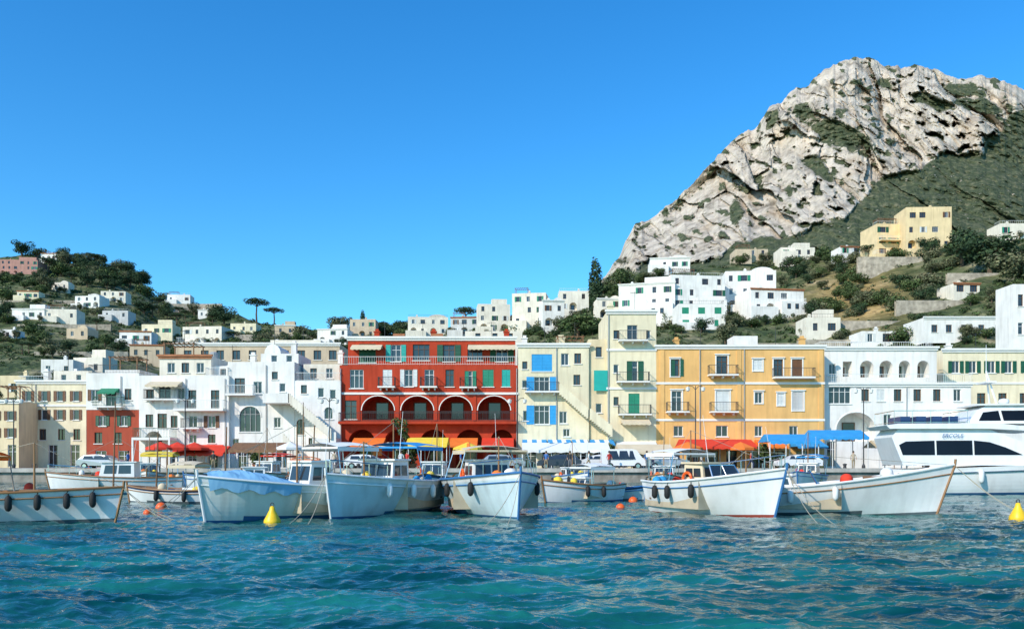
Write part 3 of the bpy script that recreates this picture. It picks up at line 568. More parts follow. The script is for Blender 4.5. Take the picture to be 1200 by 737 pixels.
for n_,(a,b,t,bo,m,rz,lab) in enumerate(HH):
    p=hit((a+b)/2,bo); D=min(hit(a,bo).y,hit(b,bo).y,p.y); yel=m is YE
    if yel: D=hit((a+b)/2,bo+2).y
    k=D/F; w=(b-a)*k; h=(bo-t)*k; base=PZ(bo,D)-4
    nf=max(1,round(h/3.1)); ncol=max(1,round(w/3.4)); ws=[]
    wp=.95/k; hp=1.5/k
    if yel: nf=3; ncol=4
    for i in range(nf):
        for j in range(ncol):
            if (i*7+j*5+n_)%6==0 and ncol>2: continue
            cx=a+(b-a)*(j+.5)/ncol+rnd.uniform(-.25,.25)/k; cy=t+(bo-t)*(i+.55)/nf
            s_=GRN if ('green shutters' in lab) else rnd.choice([DGRN,BRN,SHW,GRN])
            if i==nf-1 and j%2==n_%2 and h>4.5 and w>6 and not 'shutters' in lab: ws.append((cx,cy,2.2/k,2.2/k,'A',{'rv':1.5,'trim':0})); continue
            big = 1.7 if rnd.random()<.2 else 1.
            ws.append((cx,cy,wp*big,hp,rnd.choice(['g','g','o']) if 'green' not in lab else 's',{'f':FRD if rnd.random()<.7 else FRW,'s':s_}))
    blocks=[dict(p=(a,b),t=t,m=m,w=ws,d=min(12,max(6,w*.7)),ph=.4,cor=(TERRA if n_%2 else TRIM) if n_%3==0 else None)]
    def hx(r,X,Z,a=a,b=b,t=t,bo=bo,k=k,n_=n_,m=m,w=w,h=h,lab=lab,yel=yel):
        chimney(r,X(a+(b-a)*(.2+.5*((n_*37)%10)/10)),2.5,Z(t)-.4,mat=m)
        if n_%4==2 and w>5 and not yel: vault(r,X(a)+w*.5,X(b)-.3,.6,5.5,Z(t)-.35,1.4,m)
        elif n_%2==0 and w>6 and not yel:
            c=MB(); c.box(X(a+(b-a)*.45),X(b-(b-a)*.08),2.2,5.5,Z(t)-.3,Z(t)+2.0); c.build('roof_room',m,r)
        if n_%3==1 and w>7: railing(r,X(a)+.3,X(b)-.3,.3,3,Z(t),.8,IRONW if n_%2 else IRON,.5)
        if n_%4==1 and w>7: pergola(r,X(a)+.8,X(a)+w*.45,1,3.5,Z(t)-.4,2.)
        if yel and 'lower' in lab:
            s=MB(); s.box(X(a)-1.5,X(b)-2,-2.2,-.01,0,Z(bo)+.2); s.box(X(a)+.4,X(b)-2.5,-1.6,-.012,Z(283),Z(281.5)); s.box(X(a)-2.6,X(b)-3,-4.4,-2.21,-2,Z(bo)-2.2); s.build('terrace',YE,r); railing(r,X(a)+.5,X(b)-2.6,-1.55,-.02,Z(281.5),.9,IRONW,.3); railing(r,X(a)-1.4,X(b)-2.1,-2.1,-.02,Z(bo)+.2,.9,IRONW,.3)
        if w>9 and not yel:
            s=MB(); s.box(X(a)-.8,X(a+(b-a)*.45),-2.,-.01,0,Z(bo)+1.2); s.build('terrace',m,r)
        if n_<4:
            s=MB(); s.box(X(a)+w*.5,X(b)-.4,-2.4,-.01,0,Z(bo)+h*.42); s.build('front_wing',m,r); railing(r,X(a)+w*.5+.1,X(b)-.5,-2.3,-.02,Z(bo)+h*.42,.9,IRONW,.3)
            for q in (.6,.75):
                wz=Z(bo)+h*.12; wf=MB(); wf.box(X(a)+w*q,X(a)+w*q+.9,-2.46,-2.402,wz,wz+1.3); wo=wf.build('window',FRD,r); pn=MB(); pn.quad((X(a)+w*q+.08,-2.465,wz+.08),(X(a)+w*q+.82,-2.465,wz+.08),(X(a)+w*q+.82,-2.465,wz+1.22),(X(a)+w*q+.08,-2.465,wz+1.22)); pn.build('pane',GLS,wo)
    bld('hillside_house',lab,D,blocks,base=base,cat='house',rz=rz,simple=True,extra=hx)
for n_,(a,b,y,h,lab) in enumerate([(1005,1112,301,12,'curved stone retaining wall under the yellow villas'),(935,1010,398,12,'stone terrace wall behind the loggia building'),(1050,1185,352,6,'long low terrace wall across the brown slope'),(860,960,402,10,'stone wall behind the ochre building'),(40,150,412,6,'long pale terrace wall low on the left hillside'),(150,260,356,3,'thin pale terrace wall high on the left hill'),(0,120,352,4,'pale terrace wall under the pink house'),(270,380,392,6,'stone terrace wall behind the long beige building'),(960,1080,376,8,'stone wall crossing the dry grass slope'),(1110,1200,320,7,'stone terrace wall near the right edge'),(20,130,380,4,'second pale terrace wall below the long low white house')]):
    m=MB(); N_=max(6,int((b-a)/5)); pts=[]
    for i in range(N_+1): pts.append(hit(a+(b-a)*i/N_,y+h))
    dm=sum(p.y for p in pts)/len(pts)
    for i in range(N_):
        p,q=pts[i],pts[i+1]; yy=lambda P:dm+(P.y-dm)*.15
        D0,D1=yy(p),yy(q); x0,x1=PX(a+(b-a)*i/N_,D0),PX(a+(b-a)*(i+1)/N_,D1); zt0,zt1=PZ(y,D0),PZ(y,D1)
        m.add([(x0,D0,zt0-h*dm/F-3),(x1,D1,zt1-h*dm/F-3),(x1,D1,zt1),(x0,D0,zt0),(x0,D0+.7,zt0-h*dm/F-3),(x1,D1+.7,zt1-h*dm/F-3),(x1,D1+.7,zt1),(x0,D0+.7,zt0)],[(0,1,2,3),(3,2,6,7),(4,5,6,7)])
    tag(m.build('retaining_wall',STONE),lab,'wall')
# ---------------------------------------------------------------- trees
def crown(blobs,n,size,seed,mats,par,flat=0):
    R=random.Random(seed); m=MB(); tot=sum(b[3]**2 for b in blobs)
    for (x,y,z,r,sz) in blobs:
        for i in range(max(8,int(n*r*r/tot))):
            d=Vector((R.gauss(0,1),R.gauss(0,1),R.gauss(0,1))).normalized(); rr=r*R.uniform(.62,1.08)
            p=Vector((x+d.x*rr,y+d.y*rr,z+d.z*rr*sz))
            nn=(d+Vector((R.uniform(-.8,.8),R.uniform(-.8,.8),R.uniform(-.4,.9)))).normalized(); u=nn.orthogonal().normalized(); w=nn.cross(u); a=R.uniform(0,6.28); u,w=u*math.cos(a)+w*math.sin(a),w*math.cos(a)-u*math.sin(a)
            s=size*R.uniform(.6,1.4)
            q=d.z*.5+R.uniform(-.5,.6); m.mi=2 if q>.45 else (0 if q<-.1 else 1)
            m.add([p-u*s,p+w*s*.7,p+u*s,p-w*s*.7],[(0,1,2,3)])
    return m.build('crown',mats,par)
def proto(kind,seed):
    R=random.Random(seed); r=thing(kind[0],'',kind[1],(0,-500,0)); t=MB(); k=kind[0]
    if k=='umbrella_pine':
        t.tube((0,0,-.1),(.02,0,.35),.035,.028,6); t.tube((.02,0,.35),(0,.0,.72),.028,.02,6)
        for i in range(7):
            a=i*.9; t.tube((0,0,.66),(.3*math.cos(a),.3*math.sin(a),.84),.014,.006,4)
        bl=[(.33*math.cos(i*1.05),.33*math.sin(i*1.05),.83+R.uniform(-.02,.03),.17,.5) for i in range(6)]+[(0,0,.88,.24,.5)]+[(.15*math.cos(i*2.1+.5),.15*math.sin(i*2.1+.5),.9,.16,.5) for i in range(3)]
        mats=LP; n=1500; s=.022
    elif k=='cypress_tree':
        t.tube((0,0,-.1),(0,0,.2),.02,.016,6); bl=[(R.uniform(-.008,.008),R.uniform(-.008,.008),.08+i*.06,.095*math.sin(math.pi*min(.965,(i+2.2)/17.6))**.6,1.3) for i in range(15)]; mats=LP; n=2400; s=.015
    elif k=='bush':
        t.tube((0,0,-.1),(0,0,.4),.05,.03,5); bl=[(R.uniform(-.45,.45),R.uniform(-.3,.3),R.uniform(.2,.55),R.uniform(.25,.42),.85) for i in range(7)]; mats=[LG,LO][seed%2]; n=900; s=.05
    else:
        t.tube((0,0,-.15),(.02,.0,.4),.05,.03,6)
        for i in range(6):
            a=i*1.1+seed; t.tube((.02,0,.3),(.25*math.cos(a),.25*math.sin(a),.62),.02,.008,4)
        bl=[(R.uniform(-.28,.28),R.uniform(-.28,.28),R.uniform(.35,.8),R.uniform(.17,.28),.85) for i in range(10)]; mats=[LG,LP,LO][seed%3]; n=1700; s=.032
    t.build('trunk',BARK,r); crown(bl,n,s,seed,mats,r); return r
PR={'u':[proto(('umbrella_pine','tree'),i) for i in (1,2)],'c':[proto(('cypress_tree','tree'),i) for i in (3,4)],'b':[proto(('bush','bush'),i) for i in (5,6,7,8)],'r':[proto(('broadleaf_tree','tree'),i) for i in (9,10,11,12,13,14)]}
def plant(k,px,py,hpx,label,group=None,wide=1.,dz=0):
    p=hit(px,py); h=hpx*p.y/F; q=rnd.choice(PR[k])
    return dup(q,(p.x,p.y,p.z-.04*h+dz),rnd.uniform(0,6.28),(h*wide,h*wide,h),label,group)
plant('u',301,372,30,'tall umbrella pine standing clear on the skyline of the left ridge',wide=1.1)
plant('u',321,376,22,'shorter umbrella pine right of the tall one on the left ridge',wide=1.2)
plant('u',546,388,30,'umbrella pine behind the red palazzo roof',wide=1.)
plant('u',1018,312,26,'umbrella pine at the foot of the yellow villas',wide=1.1)
plant('c',698,374,78,'tall dark cypress standing alone left of the mountain',wide=1.15)
plant('c',425,392,32,'thin dark cypress behind the left end of the red palazzo',wide=1.2)
plant('c',412,394,24,'small thin cypress beside the beige house',wide=1.1)
plant('c',114,305,16,'slim cypress on the crest of the left hill',wide=1.0)
plant('r',678,396,36,'wide dark pine in front of the ivory house near the cypress',wide=1.5)
plant('r',727,338,30,'big dark tree right of the lone cypress',wide=1.1)
plant('r',396,394,26,'dark tree left of the thin cypress on the ridge',wide=1.4)
plant('r',850,404,28,'green tree between the white cluster and the ochre building',wide=1.1)
plant('r',1160,322,56,'large green tree below the right hilltop house',wide=1.25)
plant('r',1128,312,44,'green tree right beside the yellow villas',wide=1.2)
plant('r',1192,336,46,'large green tree at the right edge of the hill',wide=1.2)
houses=[(a,b,t,bo) for (a,b,t,bo,*_) in HH]
def free(px,py,hp,mar=0):
    for a,b,t,bo in houses:
        if a-mar-hp*.2<px<b+mar+hp*.2 and t<py<bo+hp*.6: return False
    return True
def scatter(n,x0,x1,y0f,y1,h0,h1,kinds,label,group,seed):
    R=random.Random(seed); c=0; t=0
    while c<n and t<n*10:
        t+=1; px=R.uniform(x0,x1); ylo=lerp(SIL,px)+y0f
        if y1<=ylo: continue
        py=ylo+(y1-ylo)*R.random()**1.1; hp=R.uniform(h0,h1)
        if not free(px,py,hp): continue
        plant(R.choice(kinds),px,py,hp,label,group,R.uniform(.95,1.5)); c+=1
scatter(130,-20,410,1,425,11,21,'rrrrub','dark tree in the dense mixed woods of the left hillside','trees on the left hillside',21)
scatter(48,0,180,0,335,11,20,'rrrur','dark tree crowning the top of the left hill','trees on top of the left hill',22)
scatter(45,380,720,0,396,9,19,'rrrb','small tree on the low ridge behind the red palazzo','trees on the middle ridge',23)
scatter(60,700,1010,0,385,9,20,'rrrb','tree on the slope between the white cluster and the cliff foot','trees on the right hillside',24)
scatter(65,1000,1230,2,405,11,22,'rrbb','tree or shrub on the dry slope below the yellow villas','trees on the dry right slope',25)
R=random.Random(77)
for (a,b,t,bo) in houses:
    for px in (a-R.uniform(0,4),b+R.uniform(0,4),R.uniform(a,b),R.uniform(a,b)):
        if R.random()<.85: plant(R.choice('rrb'),px,bo+R.uniform(2,7),min(20,max(7,(bo-t)*R.uniform(.4,.75))),'green tree growing against the wall of a hillside house','trees beside the hillside houses',R.uniform(.9,1.4))
for k in PR.values():
    for r in k:
        for c in list(r.children): bpy.data.objects.remove(c)
        bpy.data.objects.remove(r)
R=random.Random(5); m=MB()
for i in range(4600):
    px=R.uniform(-60,1260); s=lerp(SIL,px); py=s+(430-s)*R.random()**.9; hp=R.uniform(2.5,8)
    if not free(px,py,hp,0): continue
    if 935<px<1085 and 320<py<385 and R.random()<.65: continue
    p=hit(px,py); r=hp*p.y/F*.5; m.mi=R.choice([0,0,1,1,2])
    for j in range(26):
        d=Vector((R.gauss(0,1),R.gauss(0,1),abs(R.gauss(0,1)))).normalized()*r*R.uniform(.6,1.1); d.x*=1.5; c=p+d; nn=(d+Vector((R.uniform(-1,1),R.uniform(-1,1),R.uniform(-.3,1)))*r).normalized(); u=nn.orthogonal().normalized(); w=nn.cross(u); q=r*R.uniform(.2,.42)
        m.add([c-u*q,c+w*q,c+u*q,c-w*q],[(0,1,2,3)])
tag(m.build('scrub',[LG[0],LG[1],LO[1]]),'low green scrub covering the hillsides','scrub',kind='stuff')
# ---------------------------------------------------------------- boats
def capsule(m,c,r,h,n=8):
    m.lathe([(0.01,-h/2-r),(r*.6,-h/2-r*.75),(r,-h/2),(r,h/2),(r*.6,h/2+r*.75),(.01,h/2+r)],c,n)
def ring(m,c,R_,r,axis='y',n=14):
    pts=[]
    for k in range(n+1):
        a=2*math.pi*k/n; pts.append((c[0]+R_*math.cos(a),c[1],c[2]+R_*math.sin(a)))
    m.path(pts,r,6)
def boat(name,label,bowpx,D,hd,L,B,fb,bow,rake,tw,hm,am,bm,o,cat='boat'):
    RB=random.Random(int(bowpx)); hd=math.radians(hd); d=Vector((math.cos(hd),math.sin(hd),0)); bp=Vector((PX(bowpx,D),D,0)); c=bp-d*(.5*L+.25*rake)
    root=thing(name,label,cat,c,hd)
    n=30; mm=12; dr=.4; m=MB()
    def half(t):
        if t<.42: return B/2*(tw+(1-tw)*math.sin(t/.42*math.pi/2))
        u=(t-.42)/.58; return B/2*max(0,(1-u**2.3))
    def sheer(t): return fb+(bow-fb)*t**2.1+.10*(1-t)**3
    def pt(t,s,sd):
        p=.33+.55*max(0,(t-.35)/.65)**1.3; z=-dr+(sheer(t)+dr)*s
        return ((t-.5)*L+rake*s*max(0,t)**3-(0.12*s if t==0 else 0),sd*half(t)*(s**p),z)
    for sd in (-1,1):
        g=[[pt(i/n,j/mm,sd) for j in range(mm+1)] for i in range(n+1)]
        for i in range(n):
            for j in range(mm):
                zc=(g[i][j][2]+g[i][j+1][2])/2
                m.mi=1 if zc<o.get('wl',.1) else (2 if (j==mm-1) else 0)
                m.add([g[i][j],g[i+1][j],g[i+1][j+1],g[i][j+1]],[(0,1,2,3) if sd<0 else (3,2,1,0)])
    m.mi=0
    for j in range(mm): m.add([pt(0,j/mm,-1),pt(0,j/mm,1),pt(0,(j+1)/mm,1),pt(0,(j+1)/mm,-1)],[(0,1,2,3)])
    m.build('hull',[hm,am,bm],root,True)
    dk=MB(); ts=o.get('deck',.58)
    for i in range(n):
        t0,t1=i/n,(i+1)/n
        a,b,c2,e=pt(t0,1,-1),pt(t1,1,-1),pt(t1,1,1),pt(t0,1,1)
        lo=lambda P,f,dz:(P[0],P[1]*f,P[2]-dz)
        if t0>=ts: dk.add([lo(a,.99,.05),lo(b,.99,.05),lo(c2,.99,.05),lo(e,.99,.05)],[(0,1,2,3)])
        else:
            for P,Q in ((a,b),(e,c2)):
                dk.add([lo(P,.99,.02),lo(Q,.99,.02),lo(Q,.84,.02),lo(P,.84,.02)],[(0,1,2,3)]); dk.add([lo(P,.84,.02),lo(Q,.84,.02),(Q[0],Q[1]*.8,.22),(P[0],P[1]*.8,.22)],[(0,1,2,3)])
            dk.add([(a[0],a[1]*.8,.22),(b[0],b[1]*.8,.22),(c2[0],c2[1]*.8,.22),(e[0],e[1]*.8,.22)],[(0,1,2,3)])
    tb=math.ceil(ts*n)/n; P=pt(tb,1,-1); dk.add([(P[0],P[1],.22),(P[0],-P[1],.22),(P[0],-P[1],P[2]-.04),(P[0],P[1],P[2]-.04)],[(0,1,2,3)])
    dk.build('deck',o.get('dm',DECKM),root)
    for sd in (-1,1):
        r=MB(); r.path([tuple(Vector(pt(i/n,1,sd))+Vector((0,sd*.02,.02))) for i in range(n+1)],.04,6); r.build('gunwale',o.get('gm',RUBW),root)
        r=MB(); r.path([tuple(Vector(pt(i/n,.86,sd))+Vector((0,sd*.015,0))) for i in range(n+1)],.025,5); r.build('rub_rail',o.get('rm',o.get('gm',RUBW)),root)
    s=MB(); s.path([tuple(Vector(pt(1,j/6,1))+Vector((.03,0,0))) for j in range(7)]+[tuple(Vector(pt(1,1,1))+Vector((.05,0,.22)))],.045,6); s.build('stem_post',o.get('rm',o.get('gm',RUBW)),root)
    if 'cabin' in o:
        t0,t1,hw,hh=o['cabin']; x0,x1=(t0-.5)*L,(t1-.5)*L; zb=.25; zt=sheer((t0+t1)/2)+hh; w0=hw; w1=hw*.86; f=o.get('slope',.35)
        cb=MB(); P=[(x0,-w0,zb),(x1,-w0*.9,zb),(x1,w0*.9,zb),(x0,w0,zb),(x0+.05,-w1,zt),(x1-f,-w1*.9,zt),(x1-f,w1*.9,zt),(x0+.05,w1,zt)]
        cb.add(P,[(0,3,2,1),(0,1,5,4),(1,2,6,5),(2,3,7,6),(3,0,4,7)]); co=cb.build('cabin',o.get('cm',BOATW),root)
        rf=MB(); rf.box(x0-.1,x1-f+.12,-w1-.06,w1+.06,zt+.002,zt+.07); rf.build('cabin_roof',o.get('cm',BOATW),root)
        lb=MB(); ring(lb,(x0+.35,-w0-.05,zt-.55),.22,.055); lb.build('lifebuoy',BUOY_O,root)
        an=MB(); an.tube((x0+.2,w1*.6,zt),(x0-.1,w1*.6,zt+1.9),.014,.006,4); an.build('antenna',BOATW,root)
        def on(p,q,r_,s_,u,v,off):
            a=Vector(p).lerp(Vector(q),u); b=Vector(s_).lerp(Vector(r_),u); return a.lerp(b,v)+off
        vs0=1-min(.75,hh*.75)/(zt-zb)
        for sd,ids in ((-1,(0,1,5,4)),(1,(3,2,6,7))):
            for k in range(2):
                w=MB(); u0=.1+k*.42; u1=u0+.36; off=Vector((0,sd*.012,0)); q=[P[i] for i in ids]
                w.add([on(*q,u0,vs0,off),on(*q,u1,vs0,off),on(*q,u1,.9,off),on(*q,u0,.9,off)],[(0,1,2,3)]); w.build('side_window',GLS,co)
        for k in range(2):
            w=MB(); q=[P[i] for i in (1,2,6,5)]; u0=.06+k*.46; off=Vector((.014,0,.006)); w.add([on(*q,u0,vs0,off),on(*q,u0+.42,vs0,off),on(*q,u0+.42,.92,off),on(*q,u0,.92,off)],[(0,1,2,3)]); w.build('windscreen',GLS,co)
    if 'screen' in o:
        t0,hw,hh=o['screen']; x=(t0-.5)*L; z=sheer(t0)
        w=MB(); w.add([(x,-hw,z),(x,hw,z),(x-.3,hw*.85,z+hh),(x-.3,-hw*.85,z+hh)],[(0,1,2,3)]); w.build('windscreen',GLS,root)
        fm=MB(); fm.path([(x,-hw,z),(x-.3,-hw*.85,z+hh),(x-.3,hw*.85,z+hh),(x,hw,z)],.03); fm.tube((x,0,z),(x-.3,0,z+hh),.02); fm.build('windscreen_frame',STEEL,root)
    for cn in o.get('canopy',[]):
        t0,t1,hw,z,cm=cn; x0,x1=(t0-.5)*L,(t1-.5)*L; c_=MB(); N1=6;N2=6
        for i in range(N1):
            for j in range(N2):
                def q(i,j):
                    u=i/N1;v=j/N2*2-1; return (x0+(x1-x0)*u,hw*v,z-.14*v*v-.05*abs(2*u-1)**2+.012*math.sin(i*2.1+j))
                c_.add([q(i,j),q(i+1,j),q(i+1,j+1),q(i,j+1)],[(0,1,2,3)])
        for sd in(-1,1): c_.add([(x0,sd*hw,z-.19),(x1,sd*hw,z-.19),(x1,sd*hw,z-.34),(x0,sd*hw,z-.34)],[(0,1,2,3)])
        for x in(x0,x1): c_.add([(x,-hw,z-.19),(x,hw,z-.19),(x,hw,z-.26),(x,-hw,z-.26)],[(0,1,2,3)])
        co=c_.build('canopy',cm,root,False)
        for x in (x0+.05,x1-.05):
            for sd in (-1,1):
                pf=MB(); tt=x/L+.5; pf.tube((x,sd*hw*.97,z-.2),(x,sd*half(tt)*.9,sheer(tt)),.022,n=5); pf.build('canopy_post',STEEL,co)
    if 'cover' in o:
        t0,t1,cm=o['cover']; cv=MB(); N=18
        def bulge(t): return .30*math.sin(math.pi*min(1,max(0,(t-t0)/(t1-t0)*.8+.1)))
        for i in range(N):
            ta,tb_=t0+(t1-t0)*i/N,t0+(t1-t0)*(i+1)/N
            for j in range(6):
                def q(t,j):
                    v=j/6*2-1; P=pt(t,1,1); return (P[0],P[1]*1.03*v,P[2]+.06+bulge(t)*(1-v*v)+(.04*math.sin(t*60+j) if 0<j<6 else 0))
                cv.add([q(ta,j),q(tb_,j),q(tb_,j+1),q(ta,j+1)],[(0,1,2,3)])
            for sd in (-1,1):
                A,B_=pt(ta,1,sd),pt(tb_,1,sd); A2,B2=pt(ta,.80,sd),pt(tb_,.80,sd)
                cv.add([(A[0],A[1]*1.03,A[2]+.06),(B_[0],B_[1]*1.03,B_[2]+.06),(B2[0],B2[1]*1.04+.05*sd,B2[2]+.07*math.sin(i*1.3+1.3)),(A2[0],A2[1]*1.04+.05*sd,A2[2]+.07*math.sin(i*1.3))],[(0,1,2,3)])
        cv.build('boat_cover',cm,root)
    for (t,hh,rk) in o.get('masts',[]):
        s=MB(); x=(t-.5)*L; s.tube((x,0,.3),(x+rk,0,hh),.045,.025,6); s.build('mast',o.get('mm',RUBW),root)
        s=MB(); s.tube((x+rk,0,hh),(L/2+rake*.9,0,bow),.009,n=3); s.build('rigging',ROPE,root)
        s=MB(); s.tube((x+rk,0,hh),(-L/2,0,fb),.009,n=3); s.build('rigging',ROPE,root)
    if o.get('pulpit',1):
        s=MB(); top=[]
        for sd in (-1,1):
            row=[]
            for t in (.72,.82,.92,.985):
                P=pt(t,1,sd); s.tube((P[0],P[1]*.92,P[2]),(P[0],P[1]*.92,P[2]+.5),.016,n=4); row.append((P[0],P[1]*.92,P[2]+.5))
            top.append(row)
        s.path(top[0]+top[1][::-1],.018,5); s.build('bow_rail',STEEL,root)
    for (t,sd) in o.get('fend',[(.3,-1),(.55,-1),(.75,-1)]):
        P=pt(t,.8,sd); s=MB(); capsule(s,(P[0],P[1]+sd*.13,P[2]-.05),.11,.3); q=pt(t,1,sd); s.tube((P[0],P[1]+sd*.13,P[2]+.2),(q[0],q[1],q[2]+.03),.012,n=4); s.build('fender',BOATW if o.get('wf') else RUBR,root,True)
    if o.get('box',1):
        s=MB(); s.box(-L*.28,-L*.12,-.45,.45,.22,.75); s.build('engine_box',BOATW,root)
        s=MB(); w_=half(.12)*.78
        s.box(-L*.44,-L*.36,-w_,w_,.5,.56); s.build('seat',TIMB,root)
    # loose gear lying on deck: cushions, bundles, tubs
    for q in range(4):
        t=RB.choice([.66,.62,.78,.1,.2,.05]); P=pt(t,1,1); z=(P[2]-.05) if t>ts else sheer(t)-.15; yv=RB.uniform(-.6,.6)*half(t); s=MB(); rr=RB.uniform(.14,.24)
        s.lathe([(.01,0),(rr,.02),(rr*1.1,.1),(rr*.95,.26),(rr*.5,.34),(.01,.36)],(P[0]+RB.uniform(-.2,.2),yv,z),8); s.build('gear_bundle',RB.choice([ORG,YELC,BLUC,WHC,REDC,CRC]),root,True)
    P=pt(.72,1,1); s=MB(); s.box(P[0]-.3,P[0]+.3,-.28,.28,P[2]-.06,P[2]+.08); s.build('hatch',TIMB,root)
    s=MB(); Pc=pt(.84,1,1)
    for q in range(3):
        rr=.16+.05*q; s.path([(Pc[0]+rr*math.cos(k*.7),rr*math.sin(k*.7),Pc[2]+.0) for k in range(10)],.02,4)
    s.build('coiled_rope',ROPE,root)
    if o.get('line',1):
        for yy in (o.get('ly',.5),o.get('ly',.5)-.8):
            P=Vector(pt(1,1,1)); s=MB(); e=Vector((P.x+2.6,yy,-.1)); pts=[]
            for i in range(9):
                u=i/8; q=P.lerp(e,u); q.z-=.25*math.sin(math.pi*u); pts.append(tuple(q))
            s.path(pts,.012,4); s.build('mooring_line',ROPE,root)
    if 'flag' in o:
        s=MB(); x=-L*.47; s.tube((x,0,fb),(x-.25,0,fb+1.6),.015,n=4); s.build('flagpole',TIMB,root)
        s=MB()
        for k in range(5): s.quad((x-.25-.1*k,.03*math.sin(k),fb+1.58),(x-.35-.1*k,.03*math.sin(k+1),fb+1.56),(x-.35-.1*k,.03*math.sin(k+1),fb+1.2),(x-.25-.1*k,.03*math.sin(k),fb+1.22))
        s.build('flag',o['flag'],root)
    return root
boat('fishing_boat','long white wooden boat with dark fenders cut by the left edge of the photo',134,28.3,4,9.5,2.7,.85,1.12,.35,.35,BOATW,ANTG,BOATW,{'gm':RUBW,'cabin':(.12,.3,.8,.7),'canopy':[(.42,.62,.8,2.35,ORG)],'masts':[(.74,2.6,.0)],'fend':[(.62,-1),(.70,-1),(.78,-1),(.86,-1),(.93,-1)],'pulpit':0,'ly':-.6})
boat('motor_boat','white boat with blue canvas over its bow and a tall white cabin',241,27.6,230,6.9,2.8,1.0,1.5,.35,.55,BOATG,ANTB,BOATW,{'gm':BOATW,'cabin':(.34,.52,.75,.85),'cover':(.60,.97,LBLC),'canopy':[(.08,.36,1.05,2.7,WHC)],'masts':[(.5,3.3,0)],'fend':[(.3,1),(.45,1),(.2,1)],'wf':1,'pulpit':0,'ly':.3,'flag':ORG})
boat('fishing_boat','pale blue boat with a small windowed cabin, left of the red flag mast',388,29.2,248,6.9,3.1,1.15,1.55,.4,.6,BOATB,ANTB,BOATW,{'gm':BOATW,'cabin':(.42,.62,.85,.75),'canopy':[(.1,.42,1.1,2.75,BLUC)],'masts':[(.4,3.5,0),(.7,2.7,.1)],'fend':[(.35,1),(.55,1),(.72,1)],'wf':1,'ly':1.})
boat('fishing_boat','pale blue boat facing the camera in the middle of the harbour',607,28.9,285,7.6,3.5,1.2,1.6,.4,.6,BOATB,ANTB,BOATW,{'gm':RUBB,'cabin':(.35,.55,.9,.7),'canopy':[(.3,.62,1.2,2.6,CRC)],'masts':[(.66,2.9,0)],'fend':[(.5,-1),(.75,-1),(.6,1)],'ly':-1.2,'flag':ORG})
boat('fishing_boat','white boat with a thin dark red bottom pointing right beneath the ochre building',908,29.8,-58,5.7,3.0,1.1,1.72,.65,.62,BOATW,ANTR,BOATW,{'gm':BOATW,'rm':RUBB,'screen':(.64,.75,.5),'cabin':(.36,.58,.8,.65),'cm':CRC,'canopy':[(.06,.34,1.1,2.5,WHC)],'masts':[(.3,3.2,0)],'fend':[(.35,-1),(.55,-1),(.2,-1)],'ly':-.6,'wl':.05})
boat('motor_boat','long white boat with raked bow pointing right in front of the yacht',1098,31.2,-19,8.2,2.8,.85,1.85,.75,.5,BOATW,ANTG,BOATW,{'gm':BOATW,'rm':RUBW,'screen':(.52,.85,.55),'masts':[(.2,2.4,0)],'cabin':(.3,.44,.7,.45),'fend':[(.3,-1),(.4,-1),(.58,-1)],'wf':1,'ly':-.6,'pulpit':0})
boat('rowing_boat','small dark hulled wooden boat behind the first white boat at left',153,41,172,4.6,1.9,.55,.8,.2,.4,BOATW,ANTG,NAVY,{'gm':RUBW,'pulpit':0,'fend':[(.3,1),(.6,1)],'masts':[(.6,2.6,0)],'canopy':[(.2,.5,.8,2.0,CRC)]})
boat('motor_boat','small white boat with a low canopy, just right of the middle pale blue boat',640,40,215,4.4,1.9,.75,1.1,.3,.5,BOATW,ANTB,BOATW,{'gm':RUBW,'canopy':[(.2,.55,.8,1.9,WHC)],'fend':[(.4,1),(.6,1)],'pulpit':0,'cabin':(.5,.62,.5,.3)})
boat('motor_boat','little open boat with outboard behind the yellow buoy',754,43,-12,3.0,1.5,.5,.75,.25,.6,BOATG,ANTG,NAVY,{'gm':RUBB,'pulpit':0,'fend':[(.4,-1)]})
boat('motor_boat','white boat moored between the dark wooden boat and the blue canvas boat',222,50,-160,6.4,2.2,.8,1.2,.4,.5,BOATW,ANTB,BOATW,{'cabin':(.35,.6,.7,.7),'masts':[(.4,3,0)],'line':0,'gm':RUBB})
boat('motor_boat','white cabin boat far behind the long white boat at left',60,52,190,7.5,2.5,.9,1.3,.4,.5,BOATW,ANTB,BOATW,{'cabin':(.35,.65,.8,.9),'masts':[(.5,3.4,0)],'line':0,'gm':RUBW,'canopy':[(.05,.3,1.0,2.6,YELC)]})
boat('sailing_boat','white boat with a tall bare mast behind the blue canvas boat',352,50,-80,6.4,2.2,.9,1.25,.3,.5,BOATW,ANTB,BOATW,{'cabin':(.4,.65,.7,.4),'masts':[(.62,5.6,0)],'line':0,'gm':RUBW,'canopy':[(.1,.4,.9,2.3,ORG)]})
boat('fishing_boat','dark blue banded boat between the two pale blue boats',497,46,-95,6.,2.3,.9,1.3,.3,.5,BOATW,ANTB,NAVY,{'cabin':(.4,.65,.75,.9),'masts':[(.35,4.2,0)],'line':0,'gm':RUBW,'flag':ORG})
boat('motor_boat','small white boat tied to the quay left of the white boat with red bottom',778,52,-100,6,2.2,.85,1.2,.3,.5,BOATW,ANTR,BOATW,{'cabin':(.4,.6,.75,.7),'canopy':[(.08,.4,.9,2.4,WHC)],'masts':[(.5,3.6,0)],'line':0,'gm':RUBW})
boat('motor_boat','small white cabin boat tied to the quay in the open gap of the harbour',688,58,-75,6,2.2,.8,1.2,.3,.5,BOATW,ANTG,BOATW,{'cabin':(.4,.6,.75,.6),'masts':[(.5,3.4,0)],'line':0,'gm':RUBB})
